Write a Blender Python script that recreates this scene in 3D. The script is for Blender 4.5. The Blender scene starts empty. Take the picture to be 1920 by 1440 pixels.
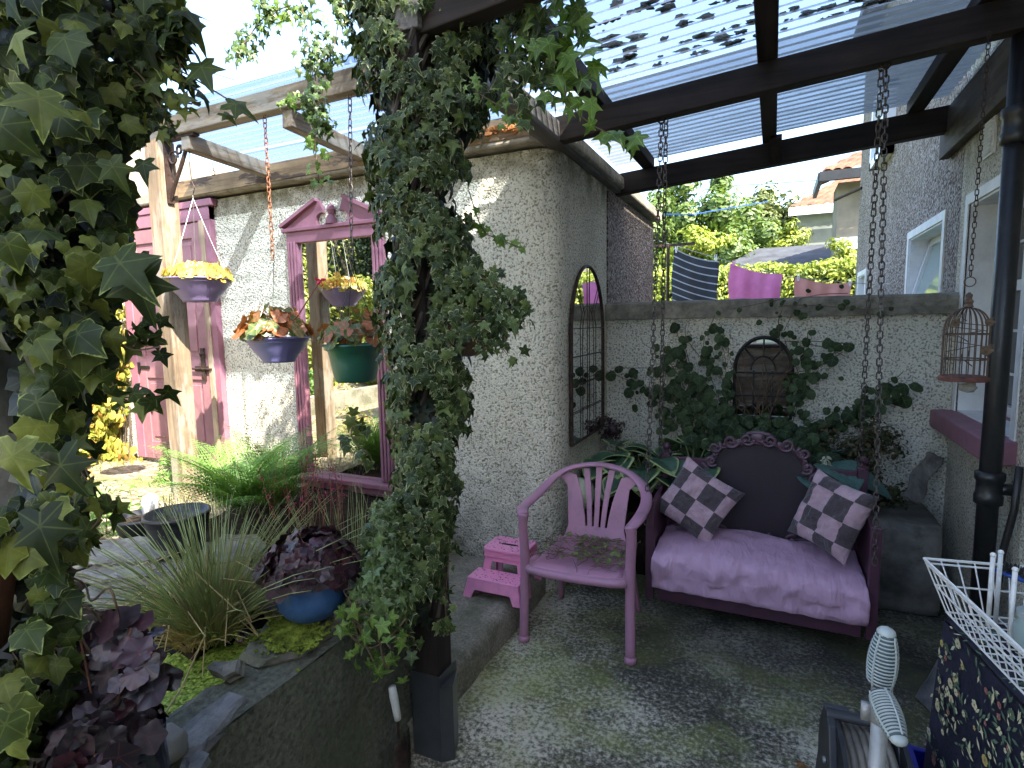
import bpy, bmesh, math, random
import numpy as np
from mathutils import Vector, Matrix, noise as mnoise
PI = math.pi
SC = bpy.context.scene
COL = SC.collection
random.seed(7)
RNG = np.random.RandomState(11)
R = math.radians

# ------------------------------------------------------------------ camera
FPX, CAMZ = 1050.0, 1.6
yaw, pitch, roll = R(25), R(6.2), R(1.0)
Fw = Vector((-math.sin(yaw)*math.cos(pitch), math.cos(yaw)*math.cos(pitch), -math.sin(pitch)))
R0 = Vector((math.cos(yaw), math.sin(yaw), 0))
U0 = R0.cross(Fw)
Rt = R0*math.cos(roll) - U0*math.sin(roll)
Up = U0*math.cos(roll) + R0*math.sin(roll)
cam_d = bpy.data.cameras.new('camera'); cam = bpy.data.objects.new('camera', cam_d); COL.objects.link(cam)
cam.matrix_world = Matrix(((Rt.x, Up.x, -Fw.x, 0), (Rt.y, Up.y, -Fw.y, 0), (Rt.z, Up.z, -Fw.z, CAMZ), (0, 0, 0, 1)))
cam_d.sensor_width = 36; cam_d.lens = FPX*36/1920; cam_d.clip_start = 0.02; cam_d.clip_end = 2000
SC.camera = cam

# ------------------------------------------------------------------ sky, sun, exposure
SUN_EL = R(48); SUN_AZ = Vector((0.85, -0.50, 0)).normalized()
W = bpy.data.worlds.new('World'); SC.world = W; W.use_nodes = True
wn = W.node_tree; wn.nodes.clear()
wo = wn.nodes.new('ShaderNodeOutputWorld'); bg = wn.nodes.new('ShaderNodeBackground'); sk = wn.nodes.new('ShaderNodeTexSky')
sk.sky_type = 'NISHITA'; sk.sun_disc = False; sk.sun_elevation = SUN_EL
sk.sun_rotation = math.atan2(SUN_AZ.x, SUN_AZ.y); sk.air_density = 1.0; sk.dust_density = 2.0; sk.ozone_density = 1.0
bg.inputs[1].default_value = 0.1
wn.links.new(sk.outputs[0], bg.inputs[0]); wn.links.new(bg.outputs[0], wo.inputs[0])
sl = bpy.data.lights.new('sun', 'SUN'); sl.energy = 3.0; sl.angle = R(0.5); sl.color = (1, 0.93, 0.82)
so = bpy.data.objects.new('sun', sl); COL.objects.link(so)
sdir = Vector((SUN_AZ.x*math.cos(SUN_EL), SUN_AZ.y*math.cos(SUN_EL), math.sin(SUN_EL)))
so.rotation_euler = sdir.to_track_quat('Z', 'Y').to_euler()
SC.view_settings.view_transform = 'Standard'; SC.view_settings.look = 'None'
SC.view_settings.exposure = 3.05; SC.view_settings.gamma = 1.0
SC.render.engine = 'CYCLES'
SC.cycles.max_bounces = 10; SC.cycles.transparent_max_bounces = 16; SC.cycles.diffuse_bounces = 8

# ------------------------------------------------------------------ helpers
def G(px, py, x=None, y=None, z=None, d=None):
    """the world point seen at a pixel, at a known x, y, z or depth"""
    v = Rt*((px-960)/FPX) + Up*((720-py)/FPX) + Fw
    if x is not None: t = x/v.x
    elif y is not None: t = y/v.y
    elif z is not None: t = (z-CAMZ)/v.z
    else: t = d
    return Vector((v.x*t, v.y*t, CAMZ+v.z*t))

def tag(o, label=None, cat=None, group=None, kind=None):
    if label: o['label'] = label
    if cat: o['category'] = cat
    if group: o['group'] = group
    if kind: o['kind'] = kind
    return o

def thing(name, label, cat, loc=(0, 0, 0), rz=0, group=None):
    o = bpy.data.objects.new(name, None); COL.objects.link(o)
    o.location = loc; o.rotation_euler = (0, 0, rz); o.empty_display_size = 0.05
    return tag(o, label, cat, group)

class MB:
    def __init__(s): s.v = []; s.f = []; s.m = []; s.col = None
    def add(s, vs, fs, mi=0):
        b = len(s.v); s.v += [tuple(p) for p in vs]; s.f += [tuple(i+b for i in f) for f in fs]; s.m += [mi]*len(fs); return s
    def box(s, c, sz, M=None, mi=0):
        hx, hy, hz = sz[0]/2, sz[1]/2, sz[2]/2; c = Vector(c)
        vs = [Vector((a*hx, b*hy, d*hz)) for d in (-1, 1) for b in (-1, 1) for a in (-1, 1)]
        if M is not None: vs = [M @ v for v in vs]
        return s.add([v+c for v in vs], [(0, 2, 3, 1), (4, 5, 7, 6), (0, 1, 5, 4), (2, 6, 7, 3), (0, 4, 6, 2), (1, 3, 7, 5)], mi)
    def bb(s, x0, x1, y0, y1, z0, z1, mi=0):
        return s.box(((x0+x1)/2, (y0+y1)/2, (z0+z1)/2), (abs(x1-x0), abs(y1-y0), abs(z1-z0)), None, mi)
    def beam(s, a, b, w, h, mi=0, up=Vector((0, 0, 1))):
        a = Vector(a); b = Vector(b); d = (b-a); L = d.length; d.normalize()
        sx = d.cross(up)
        sx = sx.normalized() if sx.length > 1e-4 else Vector((1, 0, 0))
        uz = sx.cross(d)
        M = Matrix(((sx.x, d.x, uz.x), (sx.y, d.y, uz.y), (sx.z, d.z, uz.z)))
        return s.box((a+b)/2, (w, L, h), M, mi)
    def tube(s, pts, r, seg=8, closed=False, flat=1.0, up=None, mi=0, cap=True):
        P = [Vector(p) for p in pts]; n = len(P)
        rs = r if isinstance(r, (list, tuple)) else [r]*n
        prev = None; rings = []
        for i in range(n):
            if closed: t = P[(i+1) % n]-P[i-1]
            else: t = P[min(i+1, n-1)]-P[max(i-1, 0)]
            if t.length < 1e-9: t = Vector((0, 0, 1))
            t.normalize()
            if up is not None:
                a = Vector(up) - t*t.dot(Vector(up))
            elif prev is None:
                a = Vector((0, 0, 1)) if abs(t.z) < .9 else Vector((1, 0, 0)); a = a - t*a.dot(t)
            else: a = prev - t*prev.dot(t)
            if a.length < 1e-6: a = Vector((1, 0, 0)) - t*t.x
            a.normalize(); prev = a; b = t.cross(a)
            rings.append([P[i] + a*(math.cos(k*2*PI/seg)*rs[i]*flat) + b*(math.sin(k*2*PI/seg)*rs[i]) for k in range(seg)])
        vs = [v for g in rings for v in g]; fs = []
        m = n if closed else n-1
        for i in range(m):
            j = (i+1) % n
            for k in range(seg):
                l = (k+1) % seg
                fs.append((i*seg+k, i*seg+l, j*seg+l, j*seg+k))
        if not closed and cap:
            fs.append(tuple(range(seg-1, -1, -1))); fs.append(tuple((n-1)*seg+k for k in range(seg)))
        return s.add(vs, fs, mi)
    def lathe(s, prof, c=(0, 0, 0), seg=32, mi=0, wob=0):
        c = Vector(c); n = len(prof); vs = []; fs = []
        for (r, z) in prof:
            for k in range(seg):
                a = 2*PI*k/seg; rr = r*(1+wob*math.sin(3*a+z*9))
                vs.append(c+Vector((rr*math.cos(a), rr*math.sin(a), z)))
        for i in range(n-1):
            for k in range(seg):
                l = (k+1) % seg; fs.append((i*seg+k, i*seg+l, (i+1)*seg+l, (i+1)*seg+k))
        if prof[0][0] > 1e-6: fs.append(tuple(range(seg-1, -1, -1)))
        if prof[-1][0] > 1e-6: fs.append(tuple((n-1)*seg+k for k in range(seg)))
        return s.add(vs, fs, mi)
    def prism(s, pts, dv, mi=0):
        n = len(pts); dv = Vector(dv); P = [Vector(p) for p in pts]
        fs = [tuple(range(n-1, -1, -1)), tuple(range(n, 2*n))]+[(i, (i+1) % n, n+(i+1) % n, n+i) for i in range(n)]
        return s.add(P+[p+dv for p in P], fs, mi)
    def grid(s, nu, nv, fn, mi=0):
        vs = [fn(i/nu, j/nv) for j in range(nv+1) for i in range(nu+1)]
        fs = [(j*(nu+1)+i, j*(nu+1)+i+1, (j+1)*(nu+1)+i+1, (j+1)*(nu+1)+i) for j in range(nv) for i in range(nu)]
        return s.add(vs, fs, mi)
    def blob(s, c, r, sc=(1, 1, 1), sub=2, jit=.2, mi=0, seed=0):
        bm = bmesh.new(); bmesh.ops.create_icosphere(bm, subdivisions=sub, radius=1)
        vs = []
        for v in bm.verts:
            k = 1+jit*mnoise.noise(v.co*1.7+Vector((seed*3.1, seed, 0)))*2
            vs.append(Vector((v.co.x*sc[0]*k*r, v.co.y*sc[1]*k*r, v.co.z*sc[2]*k*r))+Vector(c))
        fs = [tuple(v.index for v in f.verts) for f in bm.faces]; bm.free()
        return s.add(vs, fs, mi)

def part(name, mb, mat, parent=None, smooth=False, bev=0, local=False, sub=0, solid=0, fixn=True):
    me = bpy.data.meshes.new(name)
    off = Vector((0, 0, 0))
    if parent is not None and not local:
        p = parent
        while p is not None: off += Vector(p.location); p = p.parent
    if off.length > 0: vs = [(v[0]-off.x, v[1]-off.y, v[2]-off.z) for v in mb.v]
    else: vs = mb.v
    me.from_pydata(vs, [], mb.f)
    mats = mat if isinstance(mat, (list, tuple)) else [mat]
    for m in mats: me.materials.append(m)
    if len(mats) > 1: me.polygons.foreach_set('material_index', mb.m)
    if smooth: me.polygons.foreach_set('use_smooth', [True]*len(me.polygons))
    if fixn and len(me.polygons) < 60000:
        bm = bmesh.new(); bm.from_mesh(me); bmesh.ops.recalc_face_normals(bm, faces=bm.faces); bm.to_mesh(me); bm.free()
    me.update()
    o = bpy.data.objects.new(name, me); COL.objects.link(o); o.parent = parent
    if bev:
        b = o.modifiers.new('bevel', 'BEVEL'); b.width = bev; b.segments = 2; b.limit_method = 'ANGLE'; b.angle_limit = R(40)
    if sub:
        m = o.modifiers.new('sub', 'SUBSURF'); m.levels = sub; m.render_levels = sub
    if solid:
        m = o.modifiers.new('solid', 'SOLIDIFY'); m.thickness = solid; m.offset = 0
    return o

def copy_tree(o, parent=None):
    c = o.copy(); COL.objects.link(c)
    if parent is not None: c.parent = parent
    for ch in list(o.children): copy_tree(ch, c)
    return c

# ---- leaves, all in one mesh per plant
def nrm(a): return a/np.maximum(np.linalg.norm(a, axis=1, keepdims=True), 1e-9)
IVY = [(0, 0, 0, .9), (.2, -.16, .0, 1), (.42, -.12, -.05, 1), (.36, .1, -.02, .9), (.3, .2, 0, .85), (.62, .45, -.1, 1), (.36, .5, -.03, .9), (.2, .58, 0, .85), (.1, .85, -.06, 1), (0, 1.05, -.14, 1),
       (-.1, .85, -.06, 1), (-.2, .58, 0, .85), (-.36, .5, -.03, .9), (-.62, .45, -.1, 1), (-.3, .2, 0, .85), (-.36, .1, -.02, .9), (-.42, -.12, -.05, 1), (-.2, -.16, 0, 1)]
IVYB = [(0, 0, 0, .9), (.22, -.17, .0, 1), (.45, -.08, -.05, 1), (.5, .14, -.03, .95), (.5, .3, -.03, .92), (.6, .5, -.1, 1), (.42, .6, -.04, .95), (.3, .68, -.02, .92), (.16, .86, -.05, 1), (0, 1.0, -.14, 1),
       (-.16, .86, -.05, 1), (-.3, .68, -.02, .92), (-.42, .6, -.04, .95), (-.6, .5, -.1, 1), (-.5, .3, -.03, .92), (-.5, .14, -.03, .95), (-.45, -.08, -.05, 1), (-.22, -.17, 0, 1)]
def outline(n, fn):
    return [fn(2*PI*k/n) for k in range(n)]
ROUND = outline(12, lambda a: (.5*math.sin(a)*(1+.12*math.cos(a)), .5-.52*math.cos(a)+(.1 if abs(a) < .1 else 0), -.08*abs(math.sin(a)), 1))
HEUCH = outline(20, lambda a: (.52*math.sin(a)*(1+.13*math.cos(5*a)), .45-.5*math.cos(a)*(1+.13*math.cos(5*a))+(.14 if a < .1 else 0), .05*math.cos(5*a)-.05, 1))
OVAL = [(0, 0, 0, 1), (.22, .3, .05, 1), (.25, .6, .03, 1), (0, 1, -.12, 1), (-.25, .6, .03, 1), (-.22, .3, .05, 1)]
RHOM = [(0, 0, 0, 1), (.3, .5, .06, 1), (0, 1, -.1, 1), (-.3, .5, .06, 1)]
LANCE = [(0, 0, 0, 1), (.1, .35, .03, 1), (.07, .7, 0, 1), (0, 1, -.1, 1), (-.07, .7, 0, 1), (-.1, .35, .03, 1)]
CEN = {id(IVY): (0, .28, .07), id(IVYB): (0, .28, .08), id(ROUND): (0, .35, .06), id(HEUCH): (0, .38, -.1), id(OVAL): (0, .45, -.05), id(RHOM): None, id(LANCE): None}
def leaves(name, tpl, P, N, T, S, mat, parent=None, rnd=None, bend=0.0):
    P = np.asarray(P, float); N = nrm(np.asarray(N, float)); T = np.asarray(T, float); S = np.asarray(S, float).reshape(-1, 1)
    T = nrm(T-(T*N).sum(1, keepdims=True)*N); B = np.cross(T, N)
    c = CEN[id(tpl)]; t = [(a, b, z, g) for a, b, z, g in tpl]
    ncen = 0
    if c is not None: t = t+[(c[0], c[1], c[2], 0)]; ncen = 1
    t = np.array(t); k = len(t); n = len(P)
    zz = t[:, 2][None, :] - bend*(t[:, 1][None, :]**2)*RNG.uniform(.3, 1.3, (n, 1))
    wide = RNG.uniform(.8, 1.1, (n, 1))
    V = P[:, None, :] + S[:, None, :]*(B[:, None, :]*(t[:, 0][None, :]*wide)[:, :, None] + T[:, None, :]*t[:, 1][None, :, None] + N[:, None, :]*zz[:, :, None])
    V = V.reshape(-1, 3)
    if parent is not None:
        p = parent; off = Vector((0, 0, 0))
        while p is not None: off += Vector(p.location); p = p.parent
        V = V - np.array(off)
    m = k-ncen
    if ncen: base = np.array([(i, (i+1) % m, m) for i in range(m)]); ls = 3
    else: base = np.array([list(range(m))]); ls = m
    Fc = (base[None, :, :] + (np.arange(n)*k)[:, None, None]).reshape(-1)
    nf = len(Fc)//ls
    me = bpy.data.meshes.new(name)
    me.vertices.add(len(V)); me.vertices.foreach_set('co', V.reshape(-1))
    me.loops.add(len(Fc)); me.loops.foreach_set('vertex_index', Fc.astype(np.int32))
    me.polygons.add(nf); me.polygons.foreach_set('loop_start', np.arange(nf, dtype=np.int32)*ls)
    me.polygons.foreach_set('use_smooth', np.ones(nf, bool))
    me.update(calc_edges=True); me.validate()
    r = RNG.uniform(0, 1, n) if rnd is None else np.asarray(rnd)
    ca = me.color_attributes.new('lv', 'FLOAT_COLOR', 'POINT')
    C = np.ones((n, k, 4)); C[:, :, 0] = r[:, None]; C[:, :, 1] = t[:, 3][None, :]; C[:, :, 2] = RNG.uniform(0, 1, (n, 1))
    va = np.zeros(k)
    if tpl is IVY or tpl is IVYB: va[[0, 2, 5, 9, 13, 16]] = 1
    elif tpl is HEUCH: va[::4] = 1
    elif tpl is ROUND: va[::3] = 1
    if ncen: va[-1] = 1
    C[:, :, 3] = va[None, :]
    ca.data.foreach_set('color', C.reshape(-1))
    me.materials.append(mat)
    o = bpy.data.objects.new(name, me); COL.objects.link(o); o.parent = parent
    return o

# ------------------------------------------------------------------ materials
def srgb(r, g, b):
    f = lambda c: ((c/255)/12.92 if c/255 <= .04045 else ((c/255+.055)/1.055)**2.4)
    return (f(r), f(g), f(b), 1)
class NT:
    def __init__(s, name):
        s.m = bpy.data.materials.new(name); s.m.use_nodes = True; s.t = s.m.node_tree; s.t.nodes.clear()
        s.out = s.n('ShaderNodeOutputMaterial'); s.p = s.n('ShaderNodeBsdfPrincipled'); s.l(s.p.outputs[0], s.out.inputs[0])
        s.tc = s.n('ShaderNodeTexCoord'); s.co = s.tc.outputs['Object']
    def n(s, t, **k):
        x = s.t.nodes.new(t)
        for a, b in k.items(): setattr(x, a, b)
        return x
    def l(s, a, b): s.t.links.new(a, b)
    def noise(s, sc, det=4, rough=.6, co=None, dist=0):
        x = s.n('ShaderNodeTexNoise'); x.inputs['Scale'].default_value = sc; x.inputs['Detail'].default_value = det; x.inputs['Roughness'].default_value = rough
        x.inputs['Distortion'].default_value = dist
        s.l(co or s.co, x.inputs['Vector']); return x.outputs[0]
    def vor(s, sc, co=None, feat='F1', out=0, rnd=1):
        x = s.n('ShaderNodeTexVoronoi', feature=feat); x.inputs['Scale'].default_value = sc; x.inputs['Randomness'].default_value = rnd
        s.l(co or s.co, x.inputs['Vector']); return x.outputs[out]
    def map(s, sc=(1, 1, 1), rot=(0, 0, 0), co=None):
        x = s.n('ShaderNodeMapping'); x.inputs['Scale'].default_value = sc; x.inputs['Rotation'].default_value = rot
        s.l(co or s.co, x.inputs[0]); return x.outputs[0]
    def ramp(s, v, stops, interp='LINEAR'):
        x = s.n('ShaderNodeValToRGB'); cr = x.color_ramp; cr.interpolation = interp
        while len(cr.elements) < len(stops): cr.elements.new(.5)
        for e, (p, c) in zip(cr.elements, stops):
            e.position = p; e.color = c if not isinstance(c, (int, float)) else (c, c, c, 1)
        s.l(v, x.inputs[0]); return x.outputs[0]
    def mix(s, f, a, b, mode='MIX'):
        x = s.n('ShaderNodeMix', data_type='RGBA', blend_type=mode)
        for i, v in ((0, f), (6, a), (7, b)):
            if isinstance(v, (int, float, tuple)): x.inputs[i].default_value = v
            else: s.l(v, x.inputs[i])
        return x.outputs[2]
    def math(s, op, a, b=None):
        x = s.n('ShaderNodeMath', operation=op)
        for i, v in ((0, a), (1, b)):
            if v is None: continue
            if isinstance(v, (int, float)): x.inputs[i].default_value = v
            else: s.l(v, x.inputs[i])
        return x.outputs[0]
    def sep(s, i, co=None):
        x = s.n('ShaderNodeSeparateXYZ'); s.l(co or s.co, x.inputs[0]); return x.outputs[i]
    def bump(s, h, st=.5, dist=.01, prev=None):
        x = s.n('ShaderNodeBump'); x.inputs['Strength'].default_value = st; x.inputs['Distance'].default_value = dist
        s.l(h, x.inputs['Height'])
        if prev: s.l(prev, x.inputs['Normal'])
        return x.outputs[0]
    def fin(s, col=None, rough=.6, nor=None, spec=None, metal=None):
        def st(k, v):
            if v is None: return
            if isinstance(v, (int, float, tuple)): s.p.inputs[k].default_value = v
            else: s.l(v, s.p.inputs[k])
        st('Base Color', col); st('Roughness', rough); st('Normal', nor); st('Specular IOR Level', spec); st('Metallic', metal)
        return s.m

def m_simple(name, c, rough=.5, var=.12, sc=6, bump=0, bsc=80, metal=0, spec=.5, dirt=None, dirtamt=.5):
    t = NT(name)
    n = t.noise(sc, 5)
    d = tuple(min(1, x*(1-var*1.6)) for x in c[:3])+(1,); l = tuple(min(1, x*(1+var)) for x in c[:3])+(1,)
    col = t.ramp(n, [(.3, d), (.7, l)])
    if dirt:
        dn = t.ramp(t.noise(sc*2.3, 8, .7), [(.5, 0.0), (.72, dirtamt)]); col = t.mix(dn, col, dirt)
    nor = t.bump(t.noise(bsc, 5), bump, .005) if bump else None
    return t.fin(col, rough, nor, spec, metal)

def m_roughcast(name, light, dark, sc=55, algae=(.1, .11, .05, 1), alg=.5, peb=None, stain=.5):
    t = NT(name)
    a = t.noise(sc, 3, .55); b = t.vor(sc*1.3); h = t.math('SUBTRACT', a, t.math('MULTIPLY', b, .45))
    f = t.ramp(h, [(.08, 1.0), (.27, 0.0)])
    col = t.mix(f, light, dark)
    if peb:
        pc = t.n('ShaderNodeTexVoronoi'); pc.inputs['Scale'].default_value = sc*1.6; t.l(t.co, pc.inputs[0])
        s_ = t.n('ShaderNodeSeparateColor'); t.l(pc.outputs[1], s_.inputs[0])
        pcol = t.ramp(s_.outputs[0], [(0, peb[0]), (.35, peb[1]), (.7, peb[2]), (1, peb[3])], 'CONSTANT'); col = t.mix(.85, col, pcol)
    st = t.ramp(t.math('ADD', t.math('MULTIPLY', t.noise(1.6, 7, .65), .55), t.math('MULTIPLY', t.noise(1.0, 6, .65, t.map((5, 5, .7))), .45)), [(.44, 0.0), (.62, stain)]); col = t.mix(st, col, t.mix(.55, col, dark))
    z = t.sep(2)
    lo = t.math('MULTIPLY', t.ramp(z, [(.0, 1.0), (1.0, 0.0)]), t.ramp(t.noise(5, 7, .7), [(.35, 0.0), (.62, alg)]))
    col = t.mix(lo, col, algae)
    zt = t.n('ShaderNodeMapRange'); t.l(z, zt.inputs[0]); zt.inputs[1].default_value = 2.3; zt.inputs[2].default_value = 2.62
    hi = t.math('MULTIPLY', zt.outputs[0], t.ramp(t.noise(9, 6), [(.35, 0.0), (.6, alg*1.4)])); col = t.mix(hi, col, (.13, .11, .04, 1))
    return t.fin(col, .9, t.bump(h, 1.0, .022), .2)

def m_wood(name, c1, c2, axis=0, rough=.75, worn=None, wornamt=0.0, bump=.5):
    t = NT(name); sc = [28, 28, 28]; sc[axis] = 1.6
    co = t.map(tuple(sc)); g = t.noise(1.0, 7, .65, co, .6)
    col = t.ramp(g, [(.3, c1), (.7, c2)])
    bl = t.ramp(t.noise(3, 5), [(.35, .55), (.65, 1.0)]); col = t.mix(1.0, col, bl, 'MULTIPLY')
    if worn:
        sc2 = [5, 5, 5]; sc2[axis] = 1.2
        w = t.ramp(t.noise(1.6, 8, .7, t.map(tuple(sc2))), [(.5, 0.0), (.56, wornamt)]); col = t.mix(w, col, worn)
    return t.fin(col, rough, t.bump(g, bump, .004), .3)

def m_leaf(name, cols, margin=None, rough=.42, trans=.3, mpos=.75, vein=.45, spec=.5, marg_prob=0.0):
    t = NT(name)
    at = t.n('ShaderNodeVertexColor', layer_name='lv'); s_ = t.n('ShaderNodeSeparateColor'); t.l(at.outputs[0], s_.inputs[0])
    n = len(cols); col = t.ramp(s_.outputs[0], [(i/max(1, n-1), c) for i, c in enumerate(cols)])
    vn = t.ramp(at.outputs[1], [(.86, 0.0), (.93, 1.0)]); vc = tuple(min(1, x*2.0+.02) for x in cols[-1][:3])+(1,)
    col = t.mix(t.math('MULTIPLY', vn, vein), col, vc)
    pat = t.ramp(t.noise(40, 3), [(.35, .75), (.65, 1.15)]); col = t.mix(1.0, col, pat, 'MULTIPLY')
    if margin:
        f = t.math('ADD', s_.outputs[1], t.math('MULTIPLY', t.math('SUBTRACT', t.noise(90, 3), .5), .35))
        f = t.ramp(f, [(mpos, 0.0), (mpos+.12, 1.0)])
        if marg_prob: f = t.math('MULTIPLY', f, t.ramp(s_.outputs[2], [(marg_prob, 0.0), (marg_prob+.05, 1.0)]))
        col = t.mix(f, col, margin)
    t.fin(col, rough, t.bump(t.noise(120, 3), .15, .002), spec)
    tr = t.n('ShaderNodeBsdfTranslucent'); t.l(t.mix(1.0, col, (1.0, 1.0, .55, 1), 'MULTIPLY'), tr.inputs[0])
    mx = t.n('ShaderNodeMixShader'); mx.inputs[0].default_value = trans
    t.l(t.p.outputs[0], mx.inputs[1]); t.l(tr.outputs[0], mx.inputs[2]); t.l(mx.outputs[0], t.out.inputs[0])
    return t.m

def m_sheet(name, tint, opac, dirtc=(.25, .24, .2, 1), dirt=.4, base=(.85, .88, .9, 1), rib=.6, lwk=.5):
    t = NT(name)
    d = t.ramp(t.noise(3.5, 8, .75, t.map((.5, 2.5, 1))), [(.45, 0.0), (.75, dirt)])
    vy = t.math('SINE', t.math('MULTIPLY', t.sep(1), 2*PI/.076)); va = t.ramp(vy, [(.0, .0), (.72, .0), (.93, rib)]) if False else t.ramp(t.math('MULTIPLY', vy, -1), [(.55, 0.0), (.95, rib)])
    sp = t.ramp(t.noise(55, 4, .6), [(.62, 0.0), (.7, .55)])
    col = t.mix(va, t.mix(d, base, dirtc), (.2, .23, .27, 1))
    t.fin(col, .18, None, .6)
    dif = t.n('ShaderNodeBsdfTranslucent'); t.l(col, dif.inputs[0])
    s1 = t.n('ShaderNodeMixShader'); s1.inputs[0].default_value = .6; t.l(t.p.outputs[0], s1.inputs[1]); t.l(dif.outputs[0], s1.inputs[2])
    tr = t.n('ShaderNodeBsdfTransparent'); tr.inputs[0].default_value = tint
    lw = t.n('ShaderNodeLayerWeight'); lw.inputs[0].default_value = .35
    f = t.math('ADD', t.math('MULTIPLY', lw.outputs[0], lwk), opac); f = t.math('ADD', f, t.math('MULTIPLY', d, .5)); f = t.math('ADD', f, t.math('MULTIPLY', sp, .5)); f = t.math('ADD', f, va)
    f = t.math('MINIMUM', f, 1.0)
    mx = t.n('ShaderNodeMixShader'); t.l(f, mx.inputs[0]); t.l(tr.outputs[0], mx.inputs[1]); t.l(s1.outputs[0], mx.inputs[2]); t.l(mx.outputs[0], t.out.inputs[0])
    return t.m

M = {}
M['render'] = m_roughcast('white_roughcast', (.89, .84, .69, 1), (.33, .29, .2, 1), 72, alg=.8, stain=.5)
M['render2'] = m_roughcast('grey_white_roughcast', (.90, .86, .74, 1), (.34, .31, .24, 1), 72, alg=.7, stain=.45)
M['render_house'] = m_roughcast('cream_roughcast', (.82, .77, .64, 1), (.32, .28, .21, 1), 80, alg=.55)
M['pebble'] = m_roughcast('brown_pebbledash', (.36, .32, .28, 1), (.1, .08, .07, 1), 45, alg=.2, peb=((.1, .07, .06, 1), (.34, .27, .24, 1), (.5, .46, .42, 1), (.24, .17, .15, 1)))
M['plaster'] = m_simple('white_painted_plaster', (.78, .78, .77, 1), .6, .08, 5, .3, 60, dirt=(.4, .4, .36, 1), dirtamt=.4)
M['pvc'] = m_simple('white_plastic_frame', (.82, .83, .84, 1), .25, .03)
M['concrete_cap'] = m_simple('weathered_concrete', (.24, .22, .18, 1), .95, .3, 12, .9, 70, dirt=(.07, .08, .04, 1), dirtamt=.8)
M['roofcap'] = m_simple('roof_edge_concrete', (.3, .27, .22, 1), .95, .3, 10, .8, 60, dirt=(.13, .1, .04, 1), dirtamt=.8)
def wood3(key, c1, c2, **k):
    for i, a in enumerate('xyz'): M[key+a] = m_wood(key+'_'+a, c1, c2, i, **k)
wood3('wdark', (.018, .013, .011, 1), (.05, .036, .03, 1))
wood3('wmid', (.05, .032, .022, 1), (.14, .1, .075, 1), worn=(.2, .18, .15, 1), wornamt=.4)
wood3('wold', (.13, .09, .055, 1), (.36, .27, .18, 1), worn=(.3, .28, .24, 1), wornamt=.5, bump=.8)
wood3('wgrey', (.1, .09, .08, 1), (.27, .25, .22, 1), worn=(.06, .05, .045, 1), wornamt=.5, bump=.8)
M['peel'] = m_wood('peeling_painted_wood', (.22, .14, .08, 1), (.42, .3, .17, 1), 0, worn=(.05, .035, .03, 1), wornamt=.9, bump=.8)
M['pink'] = m_simple('magenta_painted_wood', srgb(146, 96, 110), .55, .12, 7, .4, 50, dirt=(.25, .12, .12, 1), dirtamt=.35)
M['pinkdoor'] = m_simple('rose_painted_door', srgb(140, 98, 104), .6, .14, 5, .4, 50, dirt=(.3, .18, .14, 1), dirtamt=.4)
M['purplesill'] = m_simple('purple_painted_sill', srgb(142, 98, 112), .6, .15, 6, .4, 60, dirt=(.08, .06, .07, 1), dirtamt=.4)
M['barewood'] = m_wood('stripped_wood', (.35, .24, .15, 1), (.66, .5, .34, 1), 2, worn=srgb(165, 85, 120), wornamt=.8)
M['plum'] = m_simple('plum_painted_wood', srgb(82, 50, 66), .4, .15, 6, .3, 60, dirt=(.015, .01, .012, 1), dirtamt=.5)
M['plumdark'] = m_simple('dark_plum_carving', srgb(88, 62, 74), .35, .2, 14, .4, 90, spec=.6)
M['panel'] = m_simple('dark_aubergine_panel', srgb(46, 36, 42), .5, .1, 4, .25, 120)
M['lilacplastic'] = m_simple('lilac_plastic', srgb(174, 124, 146), .38, .06, 5, .12, 140, dirt=(.2, .14, .14, 1), dirtamt=.55)
M['pinkplastic'] = m_simple('pink_plastic', srgb(240, 152, 188), .35, .05, 5, .1, 140, dirt=(.3, .12, .22, 1), dirtamt=.35)
M['iron'] = m_simple('rusty_iron', (.055, .035, .028, 1), .6, .4, 30, .6, 150, metal=.5, dirt=(.15, .06, .03, 1), dirtamt=.6)
M['black_iron'] = m_simple('black_iron', (.012, .012, .013, 1), .4, .3, 20, .3, 120)
M['chain'] = m_simple('old_steel_chain', (.16, .14, .13, 1), .45, .4, 40, .5, 150, metal=.8, dirt=(.09, .035, .015, 1), dirtamt=.8)
M['rustchain'] = m_simple('rusted_chain', (.3, .12, .06, 1), .7, .4, 40, .5, 150, metal=.3)
M['wire'] = m_simple('galvanised_wire', (.4, .4, .38, 1), .4, .2, 30, metal=.7)
M['blackpipe'] = m_simple('black_painted_pipe', (.014, .014, .015, 1), .38, .2, 8, .25, 40, dirt=(.05, .05, .045, 1), dirtamt=.4)
M['mirror'] = None
t = NT('mirror_glass'); M['mirror'] = t.fin(t.ramp(t.noise(6, 6), [(.3, (.72, .74, .72, 1)), (.8, (.86, .88, .86, 1))]), .015, t.bump(t.noise(2.5, 1), .03, .01), .5, 1.0)
t = NT('window_glass'); M['glass'] = t.fin((.03, .04, .045, 1), .04, t.bump(t.noise(2, 1), .02, .01), .8)
M['sheet'] = m_sheet('clear_corrugated_sheet', (.72, .79, .87, 1), .06, dirt=.35)
M['sheetgrey'] = m_sheet('grey_grimy_sheet', (.45, .48, .5, 1), .45, (.14, .15, .14, 1), .6, (.3, .32, .32, 1))
M['moss'] = m_simple('dark_moss', (.05, .055, .03, 1), 1, .5, 30, .8, 90, spec=.1)
M['moss2'] = m_simple('green_moss', (.16, .2, .03, 1), 1, .5, 30, .8, 90, spec=.1)
M['slate'] = None
t = NT('grey_slate'); g = t.noise(1, 8, .7, t.map((6, 6, 45))); g2 = t.noise(9, 8, .75)
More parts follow.
